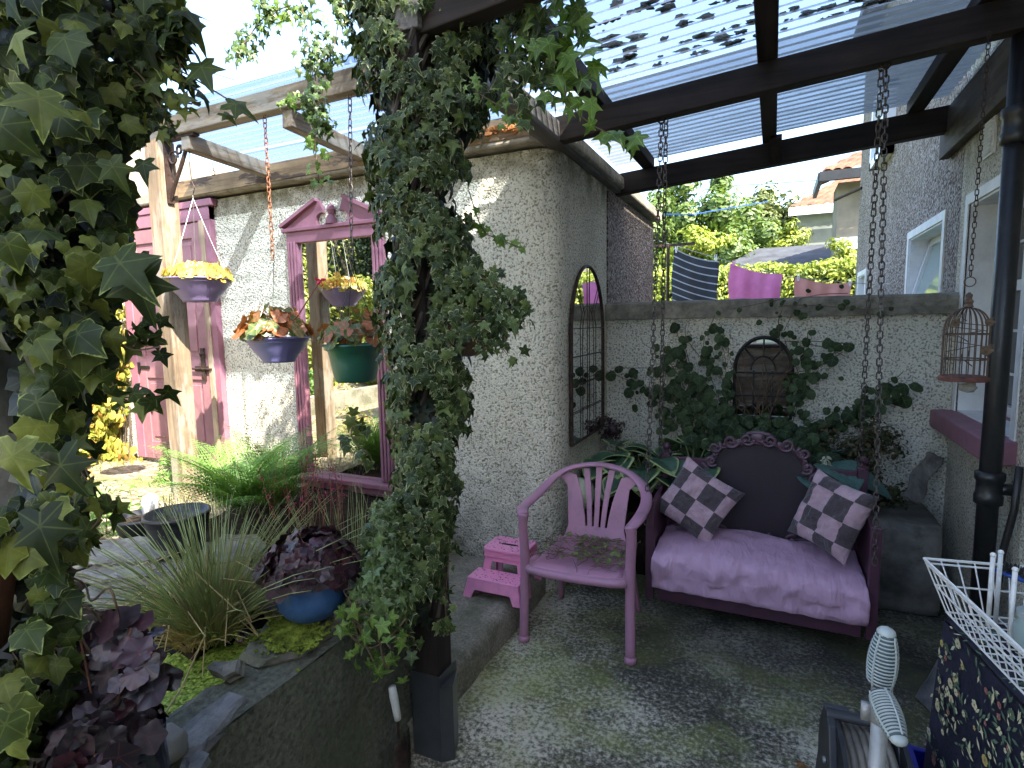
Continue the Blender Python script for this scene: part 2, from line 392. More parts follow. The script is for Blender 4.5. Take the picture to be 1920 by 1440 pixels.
M['slate'] = t.fin(t.mix(t.ramp(t.noise(5, 6), [(.5, 0.0), (.68, .7)]), t.ramp(g2, [(.3, (.06, .058, .05, 1)), (.5, (.15, .14, .115, 1)), (.7, (.3, .275, .225, 1))]), (.1, .12, .05, 1)), .55, t.bump(t.math('ADD', g, g2), .9, .012), .4)
t = NT('wet_dark_slate'); g2 = t.noise(8, 8, .75)
M['slatewet'] = t.fin(t.ramp(g2, [(.3, (.03, .032, .034, 1)), (.7, (.24, .235, .23, 1))]), .28, t.bump(g2, .9, .015), .5)
# patio concrete
t = NT('mossy_patio_concrete')
big = t.noise(1.3, 5, .6); fine = t.noise(52, 7, .75); mid = t.noise(6, 6, .65)
fl = t.ramp(t.math('ADD', fine, t.math('MULTIPLY', t.math('SUBTRACT', big, .5), .85)), [(.40, (.05, .047, .035, 1)), (.50, (.17, .16, .12, 1)), (.62, (.58, .54, .42, 1))])
gr = t.ramp(t.noise(1.7, 5, .6, t.map((1, 1.4, 1), (0, 0, .6))), [(.44, 0.0), (.56, .75)]); fl = t.mix(t.math('MULTIPLY', gr, t.ramp(mid, [(.3, .3), (.6, 1.0)])), fl, t.mix(.75, fl, (.24, .27, .06, 1)))
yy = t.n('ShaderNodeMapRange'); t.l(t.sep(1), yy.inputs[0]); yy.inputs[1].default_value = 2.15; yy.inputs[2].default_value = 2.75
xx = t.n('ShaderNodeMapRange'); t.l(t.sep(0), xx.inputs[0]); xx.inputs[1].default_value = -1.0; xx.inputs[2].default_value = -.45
dk = t.math('MULTIPLY', t.math('MULTIPLY', yy.outputs[0], xx.outputs[0]), t.ramp(mid, [(.2, .55), (.6, .95)]))  # floor darker towards the back right, under and before the swing seat
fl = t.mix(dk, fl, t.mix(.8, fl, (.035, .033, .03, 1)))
cr = t.ramp(t.vor(1.1, t.mix(.12, t.co, t.noise(4, 3)), 'DISTANCE_TO_EDGE'), [(.0, 1.0), (.008, 0.0)]); fl = t.mix(t.math('MULTIPLY', cr, .25), fl, (.02, .02, .015, 1))
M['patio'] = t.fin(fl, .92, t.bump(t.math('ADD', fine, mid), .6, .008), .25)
t = NT('old_step_concrete'); a = t.noise(4, 7, .7); b = t.noise(80, 5, .7)
c = t.ramp(b, [(.35, (.17, .15, .115, 1)), (.65, (.36, .33, .26, 1))]); c = t.mix(t.ramp(a, [(.45, 0.0), (.65, .7)]), c, (.06, .07, .03, 1))
M['step'] = t.fin(c, .95, t.bump(t.math('ADD', a, b), .7, .01), .2)
t = NT('dark_pond_concrete'); a = t.noise(3, 7, .7); b = t.noise(60, 5, .7)
c = t.ramp(b, [(.35, (.07, .072, .055, 1)), (.7, (.2, .2, .155, 1))]); c = t.mix(t.ramp(a, [(.4, 0.0), (.65, .7)]), c, (.08, .09, .05, 1))
M['pondwall'] = t.fin(c, .9, t.bump(t.math('ADD', a, b), .9, .015), .3)
t = NT('garden_gravel'); a = t.vor(38, out=1); s_ = t.n('ShaderNodeSeparateColor'); t.l(a, s_.inputs[0]); b = t.noise(3, 6)
c = t.ramp(s_.outputs[0], [(0, (.12, .085, .055, 1)), (.5, (.22, .18, .12, 1)), (1, (.34, .29, .21, 1))]); c = t.mix(t.ramp(b, [(.5, 0.0), (.65, .8)]), c, (.12, .14, .04, 1))
M['gravel'] = t.fin(c, .95, t.bump(t.vor(38), .8, .015), .2)
t = NT('garden_grass'); a = t.noise(30, 6, .7); M['grass'] = t.fin(t.ramp(a, [(.3, (.05, .08, .015, 1)), (.7, (.16, .2, .05, 1))]), .95, t.bump(a, .8, .03), .1)
t = NT('pond_water'); M['water'] = t.fin((.012, .015, .01, 1), .05, t.bump(t.noise(5, 2), .05, .01), .6)
M['soil'] = m_simple('damp_soil', (.035, .025, .018, 1), 1, .4, 25, .9, 60, spec=.1)
M['bark'] = m_wood('ivy_bark', (.06, .045, .035, 1), (.18, .14, .11, 1), 2, bump=1.0)
M['twig'] = m_simple('brown_twig', (.13, .085, .05, 1), .8, .3, 20)
M['greenstem'] = m_simple('green_stem', (.14, .16, .05, 1), .6, .3, 20)
M['rock'] = m_simple('grey_boulder', (.2, .2, .18, 1), .9, .3, 4, .9, 16, dirt=(.06, .065, .05, 1), dirtamt=.7)
M['pebblestone'] = m_simple('grey_pebble', (.22, .21, .19, 1), .7, .15, 6, .2, 60)
M['block'] = m_simple('damp_concrete_block', (.15, .14, .12, 1), .85, .4, 5, .8, 40, dirt=(.04, .045, .025, 1), dirtamt=.8)
M['terra'] = m_simple('terracotta', (.25, .1, .06, 1), .85, .25, 8, .4, 60, dirt=(.12, .1, .08, 1), dirtamt=.5)
M['bluepot'] = m_simple('blue_glazed_ceramic', srgb(66, 102, 152), .22, .25, 6, .12, 40, spec=.6, dirt=(.03, .05, .08, 1), dirtamt=.4)
M['navypot'] = m_simple('navy_glazed_ceramic', (.012, .015, .05, 1), .2, .2, 6, spec=.6)
M['blackplastic'] = m_simple('black_plastic', (.015, .016, .018, 1), .42, .15, 8, .15, 60, dirt=(.05, .05, .045, 1), dirtamt=.4)
M['greyplastic'] = m_simple('charcoal_plastic', (.035, .037, .042, 1), .45, .15, 8, .15, 60)
M['purplebowl'] = m_simple('purple_plastic_bowl', srgb(118, 102, 142), .4, .12, 5, .1, 80, dirt=(.3, .26, .3, 1), dirtamt=.25)
M['violetbowl'] = m_simple('blue_violet_plastic_bowl', srgb(108, 104, 155), .4, .1, 5, .1, 80, dirt=(.2, .18, .24, 1), dirtamt=.2)
M['greenbowl'] = m_simple('green_plastic_bowl', srgb(40, 92, 76), .38, .1, 5, .1, 80)
M['whitebowl'] = m_simple('white_plastic_bowl', (.62, .62, .6, 1), .4, .1)
M['greybowl'] = m_simple('grey_plastic_bowl', (.12, .13, .13, 1), .4, .1)
M['white'] = m_simple('white_coating', (.75, .75, .72, 1), .35, .08, 20, .1, 60, dirt=(.3, .22, .12, 1), dirtamt=.35)
M['blueplastic'] = m_simple('blue_plastic', srgb(40, 75, 150), .3, .1)
M['cobalt'] = m_simple('cobalt_crate_plastic', srgb(20, 28, 130), .35, .1)
M['greyhandle'] = m_simple('light_grey_grip', srgb(162, 170, 166), .45, .08, 30)
M['darkgroove'] = m_simple('grip_groove', srgb(70, 84, 88), .6, .1, 30)
M['pole'] = m_simple('dull_aluminium_pole', (.33, .33, .32, 1), .45, .2, 14, .2, 60, metal=.4)
M['hose'] = m_simple('dirty_hose', (.17, .15, .12, 1), .5, .25, 14, .2, 60)
M['coir'] = m_wood('coir_liner', (.08, .045, .03, 1), (.2, .12, .08, 1), 2, bump=1.0)
M['orange'] = m_simple('orange_foam', (.36, .14, .04, 1), .9, .4, 20, 1, 60)
M['ball'] = m_simple('pale_green_ball', (.55, .58, .4, 1), .35, .1)
t = NT('lilac_cushion_fabric'); w = t.noise(1, 5, .6, t.map((16, 4, 4)), .8); fb = t.noise(300, 2)
M['cushion'] = t.fin(t.mix(t.ramp(t.noise(8, 7, .7), [(.5, 0.0), (.75, .35)]), srgb(194, 156, 178), srgb(132, 102, 118)), .75, t.bump(fb, .15, .002, t.bump(w, .7, .03)), .25)
for k, c in (('velvetpink', srgb(196, 162, 170)), ('velvetgrey', srgb(86, 76, 78))):
    t = NT(k); t.p.inputs['Sheen Weight'].default_value = .25
    M[k] = t.fin(t.ramp(t.noise(9, 5), [(.3, tuple(x*.75 for x in c[:3])+(1,)), (.7, c)]), .8, t.bump(t.noise(14, 4, .65, None, .8), .9, .03), .2)
t = NT('pink_towel'); M['towelpink'] = t.fin(t.ramp(t.noise(5, 3), [(.3, srgb(212, 118, 165)), (.7, srgb(236, 145, 190))]), .9, t.bump(t.noise(200, 2), .3, .003), .1)
t = NT('salmon_towel'); M['towelsalmon'] = t.fin(t.ramp(t.noise(5, 3), [(.3, srgb(212, 142, 132)), (.7, srgb(226, 165, 152))]), .9, t.bump(t.noise(200, 2), .3, .003), .1)
M['stripe1'] = m_simple('charcoal_jersey', srgb(52, 58, 66), .9, .15, 6)
M['stripe2'] = m_simple('pale_stripe_jersey', srgb(165, 170, 176), .9, .1, 6)
M['navy'] = m_simple('navy_tablecloth', (.014, .015, .034, 1), .6, .3, 8, .2, 200)
M['fl_cream'] = m_simple('printed_cream', srgb(205, 200, 165), .6, .1)
M['fl_pink'] = m_simple('printed_pink', srgb(160, 100, 98), .6, .2)
M['fl_green'] = m_simple('printed_green', srgb(95, 118, 95), .6, .2)
M['fl_yellow'] = m_simple('printed_yellow', srgb(200, 180, 110), .6, .1)
def m_tiles(name, c1, c2, sc):
    t = NT(name); w = t.n('ShaderNodeTexBrick'); t.l(t.n('ShaderNodeUVMap').outputs[0] if False else t.map((sc, sc, sc)), w.inputs[0])
    w.inputs['Color1'].default_value = c1; w.inputs['Color2'].default_value = c2; w.inputs['Mortar'].default_value = tuple(x*.3 for x in c1[:3])+(1,)
    w.inputs['Mortar Size'].default_value = .03; w.inputs['Scale'].default_value = 1
    return t.fin(w.outputs[0], .8, t.bump(w.outputs[1], .6, -.02), .3)
M['redtile'] = m_simple('terracotta_roof_tiles', (.17, .065, .035, 1), .85, .3, 3, .4, 20, dirt=(.16, .1, .07, 1), dirtamt=.6)
M['slatetile'] = m_simple('slate_roof_tiles', (.045, .05, .06, 1), .8, .3, 3, .3, 20)
M['farcream'] = m_simple('cream_house_wall', (.27, .24, .19, 1), .9, .15, 3, .4, 12)
M['fargreen'] = m_simple('grey_green_house_wall', (.19, .205, .18, 1), .9, .15, 2, .3, 12)
# leaves
M['ivy'] = m_leaf('dark_variegated_ivy', [(.017, .030, .010, 1), (.034, .055, .017, 1), (.06, .09, .026, 1), (.13, .17, .045, 1)], (.34, .36, .18, 1), .55, .22, .80, vein=.3, marg_prob=.35, spec=.3)
M['ivyfront'] = m_leaf('broad_variegated_ivy', [(.012, .02, .005, 1), (.026, .042, .009, 1), (.05, .072, .014, 1), (.17, .19, .035, 1)], (.30, .35, .1, 1), .5, .3, .9, vein=.14, marg_prob=.5, spec=.25)
M['ivylight'] = m_leaf('bright_ivy', [(.08, .14, .03, 1), (.14, .24, .04, 1), (.22, .34, .08, 1)], (.4, .46, .2, 1), .4, .45, .88, marg_prob=.5)
M['climber'] = m_leaf('round_leaf_climber', [(.018, .032, .014, 1), (.035, .058, .024, 1), (.055, .085, .034, 1)], None, .6, .2, spec=.2)
M['hosta'] = m_leaf('variegated_hosta', [(.025, .06, .035, 1), (.04, .09, .05, 1)], (.42, .5, .2, 1), .4, .2, .8)
M['hostablue'] = m_leaf('blue_green_hosta', [(.04, .09, .08, 1), (.06, .12, .1, 1)], None, .45, .15)
M['heuchera'] = m_leaf('purple_heuchera', [(.02, .01, .015, 1), (.04, .018, .026, 1), (.09, .06, .075, 1), (.09, .02, .03, 1)], None, .35, .18)
M['heuchera2'] = m_leaf('silvery_purple_heuchera', [(.009, .006, .008, 1), (.018, .011, .015, 1), (.07, .052, .062, 1), (.045, .008, .015, 1)], None, .35, .15)
M['begonia'] = m_leaf('begonia_leaves', [(.08, .13, .03, 1), (.11, .16, .05, 1), (.28, .11, .04, 1), (.36, .11, .04, 1)], None, .4, .35)
M['yellowplant'] = m_leaf('golden_begonia_leaves', [(.3, .32, .05, 1), (.48, .42, .08, 1), (.42, .18, .05, 1), (.5, .46, .12, 1)], None, .45, .35)
M['petal'] = m_leaf('red_pink_petals', [(.5, .02, .05, 1), (.6, .05, .12, 1)], None, .5, .3)
M['creeper'] = m_leaf('sunlit_yellow_green_creeper', [(.16, .2, .03, 1), (.3, .33, .05, 1), (.42, .42, .08, 1), (.4, .18, .05, 1)], None, .5, .35)
M['fern'] = m_leaf('fern_fronds', [(.13, .26, .05, 1), (.2, .36, .08, 1)], None, .5, .4)
M['rush'] = m_simple('rush_green', (.28, .33, .12, 1), .5, .3, 9)
M['rushdry'] = m_simple('rush_dry', (.42, .32, .14, 1), .7, .3, 9)
M['duck'] = m_leaf('duckweed', [(.26, .38, .05, 1), (.42, .56, .09, 1)], None, .6, .2)
M['duckbed'] = m_simple('duckweed_mat', (.26, .36, .05, 1), .9, .35, 40, .8, 120)
M['hedge'] = m_leaf('golden_privet', [(.12, .17, .02, 1), (.25, .32, .04, 1), (.4, .45, .06, 1)], None, .5, .35)
M['treeleaf'] = m_leaf('tree_leaves', [(.05, .09, .02, 1), (.1, .17, .035, 1), (.18, .26, .06, 1)], None, .5, .35)
M['pineleaf'] = m_leaf('pine_leaves', [(.05, .08, .025, 1), (.11, .15, .04, 1), (.2, .22, .07, 1)], None, .6, .25)
M['conifer'] = m_leaf('shrub_leaves', [(.03, .045, .015, 1), (.07, .08, .03, 1), (.14, .08, .04, 1)], None, .6, .2)
M['gardenleaf'] = m_leaf('garden_leaves', [(.1, .15, .02, 1), (.25, .3, .05, 1), (.42, .42, .1, 1)], None, .5, .35)
M['darkhedge'] = m_leaf('dark_hedge_leaves', [(.015, .03, .012, 1), (.05, .08, .02, 1)], None, .5, .2)

M['cagewire'] = m_simple('rusty_cream_wire', (.11, .075, .055, 1), .6, .4, 40, .3, 150, dirt=(.13, .045, .02, 1), dirtamt=.9)
M['cagebase'] = m_simple('rusty_base', (.14, .05, .035, 1), .7, .4, 30, .4, 120)
M['deadleaf'] = m_leaf('dead_leaf', [(.22, .1, .03, 1), (.3, .15, .05, 1)], None, .7, .1)
M['sleeve'] = m_simple('grey_plastic_sleeve', (.05, .052, .055, 1), .3, .2, 8)
M['creeper2'] = m_leaf('wilted_green', [(.09, .12, .03, 1), (.2, .24, .07, 1)], None, .6, .2)
M['ivyshade'] = m_leaf('shaded_inner_ivy', [(.007, .014, .006, 1), (.018, .03, .011, 1)], None, .45, .12)  # darker ivy copy; shade inside the mass is put into its colour
M['ivysmall'] = m_leaf('small_leaved_ivy', [(.03, .055, .015, 1), (.06, .1, .025, 1), (.12, .19, .05, 1)], (.3, .36, .17, 1), .42, .3, .86, marg_prob=.5)
M['bell'] = m_leaf('crimson_bells', [(.22, .02, .06, 1), (.4, .05, .12, 1)], None, .5, .3)
M['creampetal'] = m_leaf('cream_petals', [(.6, .58, .45, 1), (.72, .7, .55, 1)], None, .5, .3)
M['sheetleft'] = m_sheet('sun_dimming_sheet', (.30, .38, .5, 1), .03, dirt=.3, rib=.28, base=(.36, .42, .52, 1), lwk=.18)  # sun dimming and sky blue are put into this sheet's tint
M['palestone'] = m_simple('pale_weathered_stone', (.42, .40, .35, 1), .9, .3, 5, .9, 14, dirt=(.1, .1, .07, 1), dirtamt=.8)
M['greyboard'] = m_wood('grey_brown_board', (.10, .08, .07, 1), (.24, .2, .17, 1), 2)
M['gardenhedge'] = m_leaf('mixed_hedge_leaves', [(.05, .09, .02, 1), (.16, .22, .04, 1), (.34, .36, .08, 1)], None, .5, .3)
wood3('wmid2', (.035, .024, .018, 1), (.1, .07, .055, 1), worn=(.2, .18, .15, 1), wornamt=.3)

# ================================================================== SETTING
XW, YF, YB, XH = -1.1, 2.96, 4.0, 0.95          # outbuilding side face, its front face, garden wall, house wall
b = MB(); b.grid(40, 40, lambda u, v: Vector((-60+120*u, -40+160*v, -.012)))
tag(part('ground', b, M['grass']), kind='structure')
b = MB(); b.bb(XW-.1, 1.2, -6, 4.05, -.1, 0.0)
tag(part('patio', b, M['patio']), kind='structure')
# raised step along the outbuilding
rs = random.Random(3)
b = MB()
def stepedge(u, v):
    y = 1.58+u*(2.95-1.58); q = [(-1.95, .148), (-1.5, .152), (-1.24, .15), (-1.205, .14), (-1.185, .11), (-1.178, .0)][v]
    k = mnoise.noise(Vector((y*5, v*2.3, 0)))*.018
    return Vector((q[0]+(k if v > 1 else 0), y, q[1]+(k*.35 if v > 0 and v < 5 else 0)))
n = 50
vs = [stepedge(i/n, j) for j in range(6) for i in range(n+1)]
fs = [(j*(n+1)+i, j*(n+1)+i+1, (j+1)*(n+1)+i+1, (j+1)*(n+1)+i) for j in range(5) for i in range(n)]
b.add(vs, fs)
tag(part('concrete_step', b, M['step'], smooth=True), kind='structure')
# raised garden ground, beyond the pond
b = MB()
def gg(u, v):
    x = -14+u*11.05; y = -7+v*9.94
    z = .49+.03*mnoise.noise(Vector((x, y, 0)))
    if x < -5.2: z += (-5.2-x)*.24*max(0, min(1, (2.9-y)/1.5))
    return Vector((x, y, z))
b.grid(44, 44, gg)
tag(part('garden_ground', b, M['gravel'], smooth=True), kind='structure')
b = MB(); b.grid(20, 20, lambda u, v: Vector((-2.96+u*1.1, 1.68+v*1.27, .47+.1*mnoise.noise(Vector((u*3, v*3, 2))))))
b.bb(-1.87, -1.83, 1.7, 2.95, 0, .44)
tag(part('planting_bed', b, M['soil'], smooth=True), kind='structure')

# ================================================================== OUTBUILDING
ob = thing('outbuilding', 'low white roughcast outbuilding with a mossy concrete roof edge', 'outbuilding', (-3.2, 4.3, 0))
b = MB(); ROOFZ = 2.57
# footprint with rounded corner, walls from z 0 up
fp = [(-7.5, YF), (-1.24, YF)]
for k in range(9):
    a = PI/2*k/8; fp.append((-1.24+.14*math.sin(a), YF+.14-.14*math.cos(a)))
fp += [(XW, 3.6), (XW, 4.0), (XW-.02, 4.02), (XW-.02, 5.7), (-7.5, 5.7)]
b.prism([Vector((x, y, 0)) for x, y in fp], (0, 0, ROOFZ-.02))
part('wall', b, M['render'], ob)
b = MB(); b.bb(XW-.019, XW+.004, 4.03, 5.705, 0, ROOFZ-.03)
part('pebbledash_end', b, M['pebble'], ob)
b = MB()
b.prism([Vector(p) for p in [(-7.6, YF-.07, ROOFZ), (-1.22, YF-.07, ROOFZ), (-1.06, YF+.02, ROOFZ), (XW+.07, YF+.2, ROOFZ), (XW+.07, 5.78, ROOFZ), (-7.6, 5.78, ROOFZ)]], (0, 0, .085))
part('roof', b, M['roofcap'], ob, bev=.012)
b = MB()
for k in range(70):
    x = -1.85+.62*rs.random(); b.blob((x, YF-.085+.01*rs.random(), ROOFZ+.07+.03*rs.random()), .012+.012*rs.random(), (1.4, .6, .8), 1, .4, 0, k)
part('foam_seal', b, M['orange'], ob)
# door
D0, D1, DZ0, DZ1 = -4.80, -3.86, .52, 2.5
dr = MB()
for x0, x1, z0, z1 in ((D0-.1, D0, DZ0, DZ1), (D1, D1+.06, DZ0, DZ1)): dr.bb(x0, x1, YF-.05, YF-.002, z0, z1)
dr.bb(D0-.14, D1+.1, YF-.06, YF-.002, DZ1, DZ1+.05); dr.bb(D0-.1, D1+.06, YF-.052, YF-.002, DZ1-.1, DZ1-.003)
fr = part('door_frame', dr, M['pink'], ob, bev=.004)
b = MB(); b.bb(D1-.055, D1-.003, YF-.058, YF-.004, DZ0, DZ1-.1); part('stripped_strip', b, M['barewood'], fr, bev=.003)
b = MB(); dx0, dx1 = D0+.004, D1-.058; b.bb(dx0, dx1, YF-.032, YF-.003, DZ0, DZ1-.104)
st = .1; cx = (dx0+dx1)/2
for (x0, x1) in ((dx0, dx0+st), (cx-.05, cx+.05), (dx1-st, dx1)): b.bb(x0, x1, YF-.046, YF-.031, DZ0, DZ1-.106)
for (z0, z1) in ((DZ0, DZ0+.15), (1.2, 1.38), (DZ1-.22, DZ1-.11)): b.bb(dx0, dx1, YF-.044, YF-.031, z0, z1)
for (x0, x1) in ((dx0+st, cx-.05), (cx+.05, dx1-st)):
    for (z0, z1) in ((DZ0+.15, 1.2), (1.38, DZ1-.22)): b.bb(x0+.03, x1-.03, YF-.041, YF-.031, z0+.04, z1-.04)
door = part('door', b, M['pinkdoor'], ob, bev=.006)
b = MB(); q = Vector((dx1-.06, YF-.06, 1.3))
b.bb(q.x-.1, q.x+.07, YF-.056, YF-.047, 1.27, 1.31); b.tube([(q.x-.13, YF-.063, 1.29), (q.x+.1, YF-.063, 1.29)], .008, 8)
b.bb(q.x-.02, q.x+.02, YF-.06, YF-.048, 1.2, 1.45); b.tube([(q.x, YF-.07, 1.39), (q.x+.01, YF-.085, 1.41), (q.x+.05, YF-.08, 1.41)], .008, 8)
part('bolt', b, M['iron'], door)
for z in (.95, 1.29):
    b = MB(); b.bb(dx0+.01, dx0+.15, YF-.054, YF-.046, z-.012, z+.012); b.bb(dx0+.005, dx0+.03, YF-.057, YF-.046, z-.04, z+.04); part('hinge', b, M['black_iron'], door)

# pink framed mirror on the wall
mr = thing('framed_wall_mirror', 'tall wall mirror in a pink wooden frame with a broken pediment and sill', 'mirror', (-2.66, YF, 1.4))
x0, x1, z0, z1 = -3.06, -2.25, .56, 2.17
b = MB()
for (a, c) in ((x0-.005, x0+.09), (x1-.09, x1+.005)):
    b.bb(a, c, YF-.03, YF-.003, z0, z1+.02); 
    for k in range(3): b.bb(a+.012+k*.027, a+.03+k*.027, YF-.042, YF-.029, z0+.01, z1+.01)
b.bb(x0, x1, YF-.034, YF-.004, z1, z1+.075); b.bb(x0-.03, x1+.03, YF-.05, YF-.004, z1+.075, z1+.1)
part('frame', b, M['pink'], mr, bev=.004)
b = MB(); cxm = (x0+x1)/2; zt = z1+.102
for s in (-1, 1):
    P = [Vector((cxm+s*.41, YF-.03, zt)), Vector((cxm+s*.13, YF-.03, zt))]
    for k in range(7):
        a = PI*(.0+k/6*.62); P.append(Vector((cxm+s*(.085+.05*math.cos(a)), YF-.03, zt+.03+.05*math.sin(a))))
    P += [Vector((cxm+s*.1, YF-.03, zt+.155)), Vector((cxm+s*.13, YF-.03, zt+.15))]
    b.prism(P, (0, .026, 0))
    b.beam((cxm+s*.44, YF-.035, zt+.012), (cxm+s*.115, YF-.035, zt+.162), .05, .022)
b.lathe([(.001, .13), (.02, .12), (.03, .09), (.016, .06), (.03, .04), (.04, .0)], (cxm, YF-.03, zt-.002), 14)
part('pediment', b, M['pink'], mr)
b = MB(); b.bb(x0-.04, x1+.05, YF-.085, YF-.003, z0-.035, z0-.002); b.bb(x0-.01, x1+.01, YF-.05, YF-.004, z0-.09, z0-.037)
part('sill', b, M['pink'], mr, bev=.005)
b = MB(); b.grid(1, 1, lambda u, v: Vector((x0+.088+u*(x1-x0-.176), YF-.008, z0+v*(z1-z0)))); part('glass', b, M['mirror'], mr)

def arch_frame(root, w, h, bars_v, bars_h, mat, thick, depth, ring=True):
    """arched mirror in the local XZ plane, looking to local -Y, base centre at the origin"""
    r = w/2; zs = h-r*1.25; ry = r*1.25
    arc = [Vector((r*math.cos(a), 0, zs+ry*math.sin(a))) for a in [PI*k/20 for k in range(21)]]
    loop = [Vector((r, 0, 0))]+arc+[Vector((-r, 0, 0))]
    b = MB(); b.tube(loop, thick, 6, closed=True, flat=depth/thick, up=(0, 1, 0)); part('frame', b, mat, root, local=True)
    b = MB(); P = [p+Vector((0, -.001, 0)) for p in loop]; b.prism(P, (0, .004, 0)); part('glass', b, M['mirror'], root, local=True)
    b = MB(); tb = thick*(.30 if h > .8 else .42)
    for u in bars_v:
        x = u*r; top = zs if (ring and abs(u) < .55) and abs(u) > .01 else zs+ry*math.sqrt(max(0, 1-u*u))
        b.tube([(x, -.008, 0), (x, -.008, top)], tb, 5)
    for z in bars_h: b.tube([(-r, -.01, z), (r, -.01, z)], tb, 5)
    ri = r*.42
    b.tube([Vector((ri*math.cos(a), -.009, zs+ri*1.25*math.sin(a))) for a in [PI*k/12 for k in range(13)]], tb, 5)
    for a in (PI*.25, PI*.5, PI*.75):
        b.tube([(ri*math.cos(a), -.009, zs+ri*1.25*math.sin(a)), (r*math.cos(a), -.009, zs+ry*math.sin(a))], tb, 5)
    part('glazing_bars', b, mat, root, local=True)
am = thing('arched_mirror', 'tall narrow rusty arched mirror on the outbuilding side wall', 'mirror', (XW+.02, 3.49, .86), R(90))
arch_frame(am, .68, 1.09, (-.42, .0, .42), (.19, .36, .53, .7), M['iron'], .010, .013)
am = thing('arched_mirror', 'small black arched mirror behind the climbing plant on the garden wall', 'mirror', (G(1428, 780, y=3.97).x, 3.975, G(1428, 782, y=3.97).z))
arch_frame(am, .34, .52, (-.33, .33), (.14,.29), M['black_iron'], .014, .014)

# ================================================================== GARDEN WALL
gw = thing('garden_wall', 'white roughcast garden wall with a flat concrete coping, behind the swing seat', 'wall', (0, YB+.1, 0))
b = MB(); b.bb(XW+.001, .96, YB, YB+.2, -.05, 1.61); part('wall', b, M['render2'], gw)
b = MB()
def cop(u, v):
    q = [(YB-.05, 1.612), (YB-.055, 1.66), (YB-.05, 1.715), (YB-.03, 1.73), (YB+.1, 1.735), (YB+.26, 1.725), (YB+.27, 1.612)][int(round(v*6))]
    x = XW+.005+u*(.945-XW); k = mnoise.noise(Vector((x*7, v*9, 3)))*.008
    return Vector((x, q[0]+k, q[1]+k))
b.grid(60, 6, cop); b.bb(XW+.004, .944, YB-.045, YB+.265, 1.611, 1.7); part('coping', b, M['concrete_cap'], gw, smooth=False)

# ================================================================== HOUSE on the right
hs = thing('house', 'tall roughcast house along the right side of the patio', 'house', (2.5, 2, 0))
def wall_with_holes(b, x0, x1, y0, y1, z0, z1, holes):
    ys = sorted(holes); cur = y0
    for (a, c, e, f) in ys:
        b.bb(x0, x1, cur, a, z0, z1); 
        b.bb(x0, x1, a, c, z0, e); b.bb(x0, x1, a, c, f, z1); cur = c
    b.bb(x0, x1, cur, y1, z0, z1)
HZ = 4.75
WZ0, WZ1 = 1.06, 2.2
b = MB(); wall_with_holes(b, XH, XH+.3, -2.4, 4.06, -.05, HZ, [(3.08, 3.9, WZ0, WZ1)]); part('wall', b, M['render_house'], hs)
b = MB(); wall_with_holes(b, XH+.004, XH+.3, 4.06, 8.6, -.05, HZ, [(4.42, 5.4, WZ0, WZ1), (7.7, 8.3, .9, 2.1)]); b.bb(XH+.3, 6, 8.4, 8.6, 0, HZ); part('pebbledash_wall', b, M['pebble'], hs)
b = MB(); b.bb(1.25, 6, -2.4, -2.2, 0, HZ); b.prism([Vector(p) for p in [(XH-.2, -2.6, HZ), (XH-.2, 8.8, HZ), (3.6, 8.8, HZ+1.6), (3.6, -2.6, HZ+1.6)]], (0, 0, .12)); part('roof', b, M['slatetile'], hs)
